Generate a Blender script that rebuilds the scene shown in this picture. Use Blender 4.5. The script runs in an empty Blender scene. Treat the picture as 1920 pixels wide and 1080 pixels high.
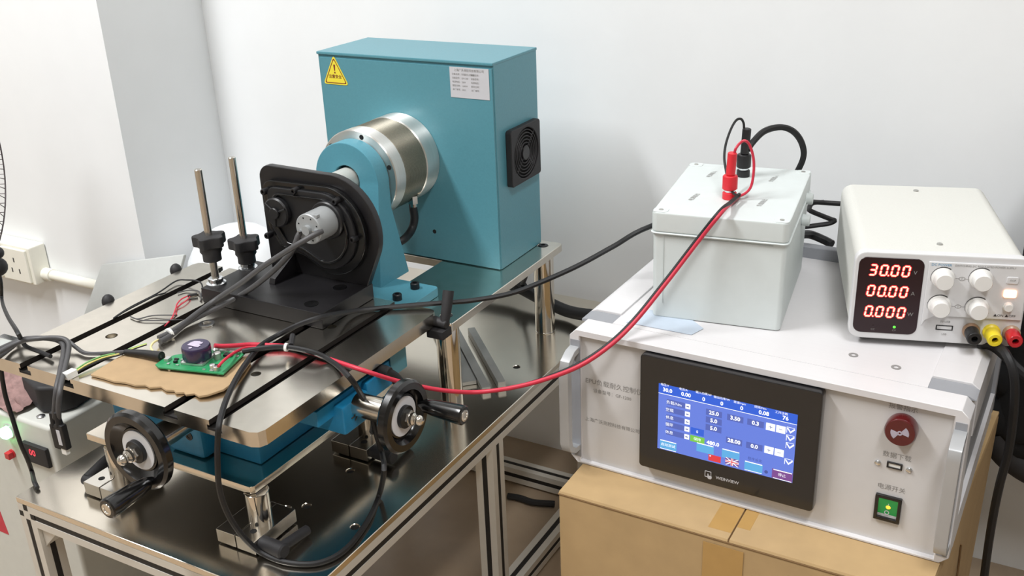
import bpy, bmesh, math, random
from mathutils import Vector, Matrix
random.seed(7)
SC = bpy.context.scene
COL = SC.collection
PI = math.pi
# ------------------------------------------------------------------ camera, world, lights, exposure
CAM_Z = 1.045
cam = bpy.data.cameras.new('camera'); camo = bpy.data.objects.new('camera', cam); COL.objects.link(camo)
CM = [[0.873607, 0.485262, -0.036492], [0.16046, -0.358044, -0.919814], [-0.459417, 0.7977, -0.390654]]
camo.matrix_world = Matrix(((CM[0][0], -CM[1][0], -CM[2][0], 0), (CM[0][1], -CM[1][1], -CM[2][1], 0),
                            (CM[0][2], -CM[1][2], -CM[2][2], CAM_Z), (0, 0, 0, 1)))
cam.sensor_width = 36; cam.lens = 1911.0956029154358 / 1920 * 36; cam.clip_start = .02
SC.camera = camo
SC.view_settings.view_transform = 'Standard'; SC.view_settings.look = 'None'
SC.view_settings.gamma = 1; SC.view_settings.use_curve_mapping = False
SC.view_settings.exposure = 0.04
w = bpy.data.worlds.new('world'); SC.world = w; w.use_nodes = True
w.node_tree.nodes['Background'].inputs[0].default_value = (.75, .8, .85, 1)
w.node_tree.nodes['Background'].inputs[1].default_value = .3
def area(name, loc, sx, sy, power, col=(.98, .99, 1), rot=(0, 0, 0)):
    l = bpy.data.lights.new(name, 'AREA'); l.shape = 'RECTANGLE'; l.size = sx; l.size_y = sy; l.energy = power; l.color = col
    o = bpy.data.objects.new(name, l); o.location = loc; o.rotation_euler = rot; COL.objects.link(o); return o
area('ceiling_lamp', (-1.7, .0, 2.55), .3, 1.2, 72)
area('ceiling_lamp', (.4, .0, 2.55), .3, 1.2, 36)
area('ceiling_lamp', (-.6, -1.9, 2.55), 1.2, .3, 9)
# ------------------------------------------------------------------ materials
def lin(c):
    c = c / 255; return c / 12.92 if c <= .04045 else ((c + .055) / 1.055) ** 2.4
def rgb(r, g, b): return (lin(r), lin(g), lin(b), 1)
def mat(name, col, rough=.5, metal=0, var=.06, scale=60, bump=0, coat=0, emit=None, es=0, stretch=None, rvar=0, alpha=1, trans=0, sheen=0):
    m = bpy.data.materials.new(name); m.use_nodes = True; nt = m.node_tree; b = nt.nodes['Principled BSDF']
    c = rgb(*col)
    b.inputs['Roughness'].default_value = rough; b.inputs['Metallic'].default_value = metal
    b.inputs['Base Color'].default_value = c
    if coat: b.inputs['Coat Weight'].default_value = coat; b.inputs['Coat Roughness'].default_value = .12
    if trans: b.inputs['Transmission Weight'].default_value = trans
    if sheen: b.inputs['Sheen Weight'].default_value = sheen
    if emit: b.inputs['Emission Color'].default_value = rgb(*emit); b.inputs['Emission Strength'].default_value = es
    if var or bump or rvar:
        tc = nt.nodes.new('ShaderNodeTexCoord'); n = nt.nodes.new('ShaderNodeTexNoise')
        n.inputs['Scale'].default_value = scale; n.inputs['Detail'].default_value = 4
        mp = nt.nodes.new('ShaderNodeMapping'); nt.links.new(tc.outputs['Object'], mp.inputs[0]); nt.links.new(mp.outputs[0], n.inputs['Vector'])
        if stretch: mp.inputs['Scale'].default_value = stretch
        if var:
            r = nt.nodes.new('ShaderNodeMapRange'); r.inputs['From Min'].default_value = .3; r.inputs['From Max'].default_value = .7
            r.inputs['To Min'].default_value = 1 - var; r.inputs['To Max'].default_value = 1 + var
            nt.links.new(n.outputs['Fac'], r.inputs['Value'])
            mx = nt.nodes.new('ShaderNodeVectorMath'); mx.operation = 'SCALE'; mx.inputs[0].default_value = c[:3]
            nt.links.new(r.outputs[0], mx.inputs['Scale']); nt.links.new(mx.outputs[0], b.inputs['Base Color'])
        if rvar:
            r2 = nt.nodes.new('ShaderNodeMapRange'); r2.inputs['From Min'].default_value = .3; r2.inputs['From Max'].default_value = .7
            r2.inputs['To Min'].default_value = max(.02, rough - rvar); r2.inputs['To Max'].default_value = rough + rvar
            nt.links.new(n.outputs['Fac'], r2.inputs['Value']); nt.links.new(r2.outputs[0], b.inputs['Roughness'])
        if bump:
            bp = nt.nodes.new('ShaderNodeBump'); bp.inputs['Strength'].default_value = bump; bp.inputs['Distance'].default_value = .002
            nt.links.new(n.outputs['Fac'], bp.inputs['Height']); nt.links.new(bp.outputs[0], b.inputs['Normal'])
    return m
M = {}
def mk(k, *a, **kw): M[k] = mat(k, *a, **kw)
mk('wall', (236, 238, 239), .85, var=.015, scale=9, bump=.05)
mk('floor', (160, 141, 119), .35, var=.08, scale=14, coat=.2)
mk('ceiling', (232, 232, 230), .9, var=.02)
mk('dim_wall', (214, 209, 200), .8, var=.03, scale=5)
mk('steel_plate', (228, 222, 211), .2, 1, var=.04, scale=60)
mk('mirror_plate', (234, 226, 212), .18, 1, var=.03, scale=30)
mk('steel', (226, 222, 214), .2, 1, var=.03)
mk('chrome', (228, 222, 212), .1, 1, var=0)
mk('turned', (236, 234, 230), .42, 1, var=.03, scale=300, stretch=(.02, 1, .02))
mk('knurl', (186, 180, 166), .36, 1, var=.08, scale=400)
for k_ in ('turned', 'knurl'):        # lathe marks run round the axis and smear the reflections along it
    nt = M[k_].node_tree; b = nt.nodes['Principled BSDF']; b.inputs['Anisotropic'].default_value = .85; b.inputs['Anisotropic Rotation'].default_value = .25
    tg = nt.nodes.new('ShaderNodeTangent'); tg.direction_type = 'RADIAL'; tg.axis = 'Y'; nt.links.new(tg.outputs[0], b.inputs['Tangent'])
mk('zinc', (226, 229, 232), .22, 1, var=.05)
mk('alu', (214, 211, 203), .45, .35, var=.02)
mk('alu_dull', (186, 186, 182), .42, .7, var=.05)
mk('dark_underside', (70, 66, 62), .5, .7, var=.1); mk('slot', (24, 21, 19), .6); mk('slot_shade', (66, 60, 56), .55, .6); mk('dial_white', (224, 224, 226), .45, var=.02)
mk('teal', (84, 140, 153), .36, var=.03, scale=350, bump=.06)
mk('teal_bracket', (82, 145, 162), .5, var=.03, scale=350, bump=.05)
mk('blue', (32, 136, 184), .45, var=.06, scale=90, bump=.05)
mk('black', (24, 24, 26), .42, var=.1)
mk('black_gloss', (12, 12, 13), .2, var=0, coat=.4)
mk('black_matte', (34, 33, 35), .62, var=.12, scale=120, bump=.05)
mk('motor_grey', (158, 161, 162), .42, .25, var=.02); mk('black_anod', (23, 22, 24), .38, 0, var=.1, scale=90)
mk('rubber', (20, 20, 22), .55, var=.08, scale=200)
mk('rubber_grey', (70, 69, 70), .5, var=.06, scale=200)
mk('dark_hole', (10, 10, 10), .8, var=0)
mk('white_plastic', (232, 232, 228), .45, var=.02)
mk('box_grey', (206, 213, 212), .5, var=.015)
mk('controller_white', (214, 212, 213), .34, var=.012, scale=20, stretch=(.2, 12, 1))
mk('panel_white', (205, 203, 202), .5, var=.012)
mk('groove_grey', (146, 148, 153), .45, var=.02)
mk('handle_grey', (186, 188, 190), .38, .5, var=.02)
mk('psu_case', (211, 211, 205), .6, var=.02, scale=500, bump=.08)
mk('psu_front', (212, 212, 213), .45, var=.01)
mk('knob_white', (228, 227, 224), .4, var=.01)
mk('window_dark', (34, 8, 16), .32, var=0)
mk('hmi_black', (26, 26, 28), .16, var=.05, coat=.5)
mk('hmi_rim', (38, 38, 42), .35, var=.05)
mk('carton', (182, 153, 110), .78, var=.05, scale=30, bump=.04)
mk('carton_edge', (120, 92, 58), .85)
mk('tape', (182, 144, 86), .3, var=.03)
mk('cardboard', (164, 138, 104), .85, var=.06, scale=50, bump=.15)
mk('pcb', (38, 134, 84), .35, var=.12, scale=150)
mk('solder', (205, 206, 204), .3, .8, var=.05)
mk('cap_purple', (46, 36, 70), .25, var=.1, coat=.5)
mk('cap_top', (226, 214, 236), .22, .6, var=.12, scale=120)
mk('chip', (22, 22, 24), .4)
mk('red_wire', (196, 44, 66), .45, var=.05)
mk('red_plug', (214, 40, 52), .45, var=.05)
mk('yellow', (226, 204, 44), .4, var=.04)
mk('red_post', (186, 28, 40), .3, var=.04, coat=.3)
mk('clear_collar', (196, 160, 130), .3, trans=.3, var=0)
mk('wire_green', (120, 176, 104), .5); mk('wire_yellow', (214, 206, 120), .5); mk('wire_cream', (220, 206, 150), .5)
mk('sticker_yellow', (232, 214, 62), .5, var=.02)
mk('ink', (62, 60, 60), .6, var=0); mk('ink_grey', (140, 138, 136), .6, var=0); mk('ink_red', (120, 44, 30), .6, var=0)
mk('ink_blue', (92, 152, 190), .6, var=0)
mk('label_silver', (196, 196, 200), .4, var=.02)
mk('cabinet', (206, 207, 200), .5, var=.02)
mk('cream_plastic', (238, 236, 224), .45, var=.015)
mk('rag', (140, 112, 108), .95, var=.2, scale=120, bump=.5)
mk('fabric_black', (9, 9, 10), .95, var=.25, scale=160, bump=.4)
mk('film', (186, 198, 212), .25, var=.03)
mk('bucket', (236, 238, 240), .4, var=.01)
mk('board', (198, 201, 199), .6, var=.02)
mk('red_lens', (84, 9, 15), .18, var=.05, coat=.6)
mk('emblem', (176, 168, 182), .45, var=.05)
mk('green_lens', (24, 120, 60), .3, emit=(30, 150, 70), es=.35, var=.03)
mk('fan_wire', (74, 66, 68), .4, .3)
def emi(k, col, s):
    m = bpy.data.materials.new(k); m.use_nodes = True; nt = m.node_tree
    b = nt.nodes['Principled BSDF']; b.inputs['Base Color'].default_value = (.02, .02, .02, 1); b.inputs['Roughness'].default_value = .25
    b.inputs['Emission Color'].default_value = rgb(*col); b.inputs['Emission Strength'].default_value = s; M[k] = m
emi('led_red', (255, 12, 36), 1.7); emi('led_core', (255, 226, 186), 1.6); emi('led_button', (255, 176, 130), 5); emi('led_green', (90, 255, 60), 1.6); emi('lamp_green', (120, 255, 150), 9)
emi('led_amber', (255, 170, 50), 2.2); emi('meter_red', (255, 60, 80), 1.2)
emi('scr_blue', (100, 128, 226), .95); emi('scr_band', (32, 92, 214), 1.0); emi('scr_white', (250, 252, 255), 1.2); emi('scr_cell', (84, 104, 190), .9)
emi('scr_cyan', (92, 176, 232), .95); emi('scr_green', (120, 200, 70), 1.0); emi('scr_red', (224, 50, 60), 1.0); emi('scr_purple', (128, 72, 150), .9); emi('scr_dim', (70, 90, 170), .8)
# ------------------------------------------------------------------ mesh builder
def frame_of(axis):
    z = Vector(axis).normalized(); x = Vector((1, 0, 0)) if abs(z.x) < .9 else Vector((0, 1, 0))
    x = (x - z * x.dot(z)).normalized(); return x, z.cross(x), z
ORG = {}
class MB:
    def __init__(s): s.bm = bmesh.new()
    def _merge(s, b, fn=None):
        if fn:
            for v in b.verts: v.co = Vector(fn(v.co))
        bmesh.ops.recalc_face_normals(b, faces=b.faces[:])
        me = bpy.data.meshes.new('t'); b.to_mesh(me); b.free(); s.bm.from_mesh(me); bpy.data.meshes.remove(me); return s
    def box(s, x0, x1, y0, y1, z0, z1, bev=0, seg=2, fn=None):
        b = bmesh.new(); vs = [b.verts.new((x, y, z)) for z in (z0, z1) for y in (y0, y1) for x in (x0, x1)]
        for f in ((0, 2, 3, 1), (4, 5, 7, 6), (0, 1, 5, 4), (2, 6, 7, 3), (0, 4, 6, 2), (1, 3, 7, 5)): b.faces.new([vs[i] for i in f])
        if bev: bmesh.ops.bevel(b, geom=b.edges[:], offset=bev, segments=seg, affect='EDGES', profile=.5)
        return s._merge(b, fn)
    def hexa(s, pts, bev=0):          # 8 corners: bottom ring then top ring
        b = bmesh.new(); vs = [b.verts.new(p) for p in pts]
        for f in ((3, 2, 1, 0), (4, 5, 6, 7), (0, 1, 5, 4), (1, 2, 6, 5), (2, 3, 7, 6), (3, 0, 4, 7)): b.faces.new([vs[i] for i in f])
        if bev: bmesh.ops.bevel(b, geom=b.edges[:], offset=bev, segments=2, affect='EDGES', profile=.5)
        return s._merge(b)
    def prism(s, poly, plane, a0, a1, bev=0, holes=(), fn=None, seg=2):
        b = bmesh.new()
        def P(u, v, a): return {'xy': (u, v, a), 'xz': (u, a, v), 'yz': (a, u, v)}[plane]
        if holes:
            geom = []
            for loop in [poly] + list(holes):
                vs = [b.verts.new(P(u, v, a0)) for u, v in loop]
                geom += [b.edges.new((vs[i], vs[(i + 1) % len(vs)])) for i in range(len(vs))]
            r = bmesh.ops.triangle_fill(b, use_beauty=True, use_dissolve=False, edges=geom)
            fs = [f for f in r['geom'] if isinstance(f, bmesh.types.BMFace)]
        else:
            fs = [b.faces.new([b.verts.new(P(u, v, a0)) for u, v in poly])]
        e = bmesh.ops.extrude_face_region(b, geom=fs)
        d = Vector(P(0, 0, a1 - a0))
        for v in e['geom']:
            if isinstance(v, bmesh.types.BMVert): v.co += d
        if bev:
            bmesh.ops.recalc_face_normals(b, faces=b.faces[:])
            ed = [q for q in b.edges if len(q.link_faces) == 2 and q.calc_face_angle(0) > .6]
            bmesh.ops.bevel(b, geom=ed, offset=bev, segments=seg, affect='EDGES', profile=.5)
        return s._merge(b, fn)
    def lathe(s, prof, o, axis=(0, 0, 1), n=32):
        x, y, z = frame_of(axis); o = Vector(o); b = bmesh.new(); rings = []
        for r, h in prof:
            if r < 1e-6: rings.append([b.verts.new(o + z * h)])
            else: rings.append([b.verts.new(o + z * h + (x * math.cos(2 * PI * i / n) + y * math.sin(2 * PI * i / n)) * r) for i in range(n)])
        for p, q in zip(rings, rings[1:]):
            for i in range(n):
                j = (i + 1) % n
                if len(p) == 1 and len(q) == 1: break
                if len(p) == 1: b.faces.new((p[0], q[i], q[j]))
                elif len(q) == 1: b.faces.new((p[i], p[j], q[0]))
                else: b.faces.new((p[i], p[j], q[j], q[i]))
        for r in (rings[0], rings[-1]):
            if len(r) > 1 and prof[0] != prof[-1]: b.faces.new(r)
        return s._merge(b)
    def cyl(s, p0, p1, r, n=24, bev=0, r2=None):
        p0 = Vector(p0); p1 = Vector(p1); L = (p1 - p0).length; r2 = r if r2 is None else r2
        if bev: pr = [(r - bev, 0), (r, bev), (r2, L - bev), (r2 - bev, L)]
        else: pr = [(r, 0), (r2, L)]
        return s.lathe(pr, p0, p1 - p0, n)
    def torus(s, o, axis, R, r, n=40, k=10):
        p = [(R + r * math.cos(2 * PI * i / k), r * math.sin(2 * PI * i / k)) for i in range(k)]
        return s.lathe(p + p[:1], o, axis, n)
    def ball(s, o, r, sc=(1, 1, 1), n=16):
        b = bmesh.new(); bmesh.ops.create_uvsphere(b, u_segments=n, v_segments=max(6, n // 2), radius=r)
        return s._merge(b, lambda c: (o[0] + c.x * sc[0], o[1] + c.y * sc[1], o[2] + c.z * sc[2]))
    def tube(s, pts, r, n=8, sub=6, caps=True):
        P = [Vector(p) for p in pts]; out = []
        if len(P) > 2 and sub > 1:
            Q = [P[0] * 2 - P[1]] + P + [P[-1] * 2 - P[-2]]
            for i in range(1, len(Q) - 2):
                a, b_, c, d = Q[i - 1:i + 3]
                # centripetal-ish catmull rom
                for k in range(sub):
                    t = k / sub
                    out.append(.5 * ((2 * b_) + (c - a) * t + (2 * a - 5 * b_ + 4 * c - d) * t * t + (3 * b_ - a - 3 * c + d) * t ** 3))
            out.append(P[-1])
        else: out = P
        b = bmesh.new(); rings = []; up = None
        for i, p in enumerate(out):
            t = (out[min(i + 1, len(out) - 1)] - out[max(i - 1, 0)])
            if t.length < 1e-9: t = Vector((0, 0, 1))
            t.normalize()
            if up is None: up = frame_of(t)[0]
            up = (up - t * up.dot(t)).normalized(); v = t.cross(up)
            rr = r(i / (len(out) - 1)) if callable(r) else r
            rings.append([b.verts.new(p + (up * math.cos(2 * PI * k / n) + v * math.sin(2 * PI * k / n)) * rr) for k in range(n)])
        for p, q in zip(rings, rings[1:]):
            for k in range(n): b.faces.new((p[k], p[(k + 1) % n], q[(k + 1) % n], q[k]))
        if caps: b.faces.new(rings[0]); b.faces.new(rings[-1])
        return s._merge(b)
    def text(s, body, size, mtx, align='CENTER', bold=0, shear=0, ex=0):
        c = bpy.data.curves.new('t', 'FONT'); c.body = body; c.size = size; c.align_x = align; c.align_y = 'CENTER'; c.offset = bold; c.shear = shear; c.resolution_u = 2; c.extrude = ex
        o = bpy.data.objects.new('t', c); COL.objects.link(o); dg = bpy.context.evaluated_depsgraph_get(); dg.update()
        me = bpy.data.meshes.new_from_object(o.evaluated_get(dg)); me.transform(mtx); s.bm.from_mesh(me)
        bpy.data.meshes.remove(me); bpy.data.objects.remove(o); bpy.data.curves.remove(c); return s
    def quad(s, *p):
        s.bm.faces.new([s.bm.verts.new(q) for q in p]); return s
    def build(s, name, m, parent=None, smooth=38, kind=None, label=None):
        me = bpy.data.meshes.new(name)
        o = bpy.data.objects.new(name, me)
        r = parent
        while r is not None and r.parent is not None: r = r.parent
        off = ORG.get(r.name) if r is not None else None
        if off is not None:
            for v in s.bm.verts: v.co -= off
        s.bm.to_mesh(me); s.bm.free()
        for p in me.polygons: p.use_smooth = True
        me.set_sharp_from_angle(angle=math.radians(smooth))
        me.materials.append(M[m] if isinstance(m, str) else m)
        COL.objects.link(o)
        if len(me.polygons) > 5:
            wn_ = o.modifiers.new('weighted', 'WEIGHTED_NORMAL'); wn_.keep_sharp = True; wn_.weight = 100
        if parent is not None: o.parent = parent
        if kind: o['kind'] = kind
        if label: o['label'] = label
        return o
def underside(o):            # downward faces of a plate get a darker, rougher steel
    o.data.materials.append(M['dark_underside'])
    for p in o.data.polygons:
        if p.normal.z < -.9: p.material_index = len(o.data.materials) - 1
def thing(name, label, cat, loc=(0, 0, 0), yaw=0, group=None, world=False):
    o = bpy.data.objects.new(name, None); o.empty_display_size = .02; COL.objects.link(o)
    o.location = loc; o.rotation_euler = (0, 0, math.radians(yaw)); o['label'] = label; o['category'] = cat
    if group: o['group'] = group
    if world: ORG[o.name] = Vector(loc)
    return o
def solo(mb, name, m, label, cat, group=None, kind=None, loc=None, smooth=38):     # a thing that is one mesh
    if loc is not None:
        for v in mb.bm.verts: v.co -= Vector(loc)
    o = mb.build(name, m, None, smooth)
    if loc is not None: o.location = loc
    o['label'] = label; o['category'] = cat
    if group: o['group'] = group
    if kind: o['kind'] = kind
    return o
def struct(mb, name, m, parent=None):
    o = mb.build(name, m, parent)
    if parent is None: o['kind'] = 'structure'
    return o
def rrect(x0, x1, z0, z1, r, n=5):
    p = []
    for cx, cz, a in ((x1 - r, z1 - r, 0), (x0 + r, z1 - r, 90), (x0 + r, z0 + r, 180), (x1 - r, z0 + r, 270)):
        p += [(cx + r * math.cos(math.radians(a + 90 * k / n)), cz + r * math.sin(math.radians(a + 90 * k / n))) for k in range(n + 1)]
    return p
def circle(cx, cy, r, n=16): return [(cx + r * math.cos(2 * PI * i / n), cy + r * math.sin(2 * PI * i / n)) for i in range(n)]
FX = Matrix(((1, 0, 0, 0), (0, 0, -1, 0), (0, 1, 0, 0), (0, 0, 0, 1)))      # text standing up, facing -Y
def T(x, y, z): return Matrix.Translation((x, y, z))
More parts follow.
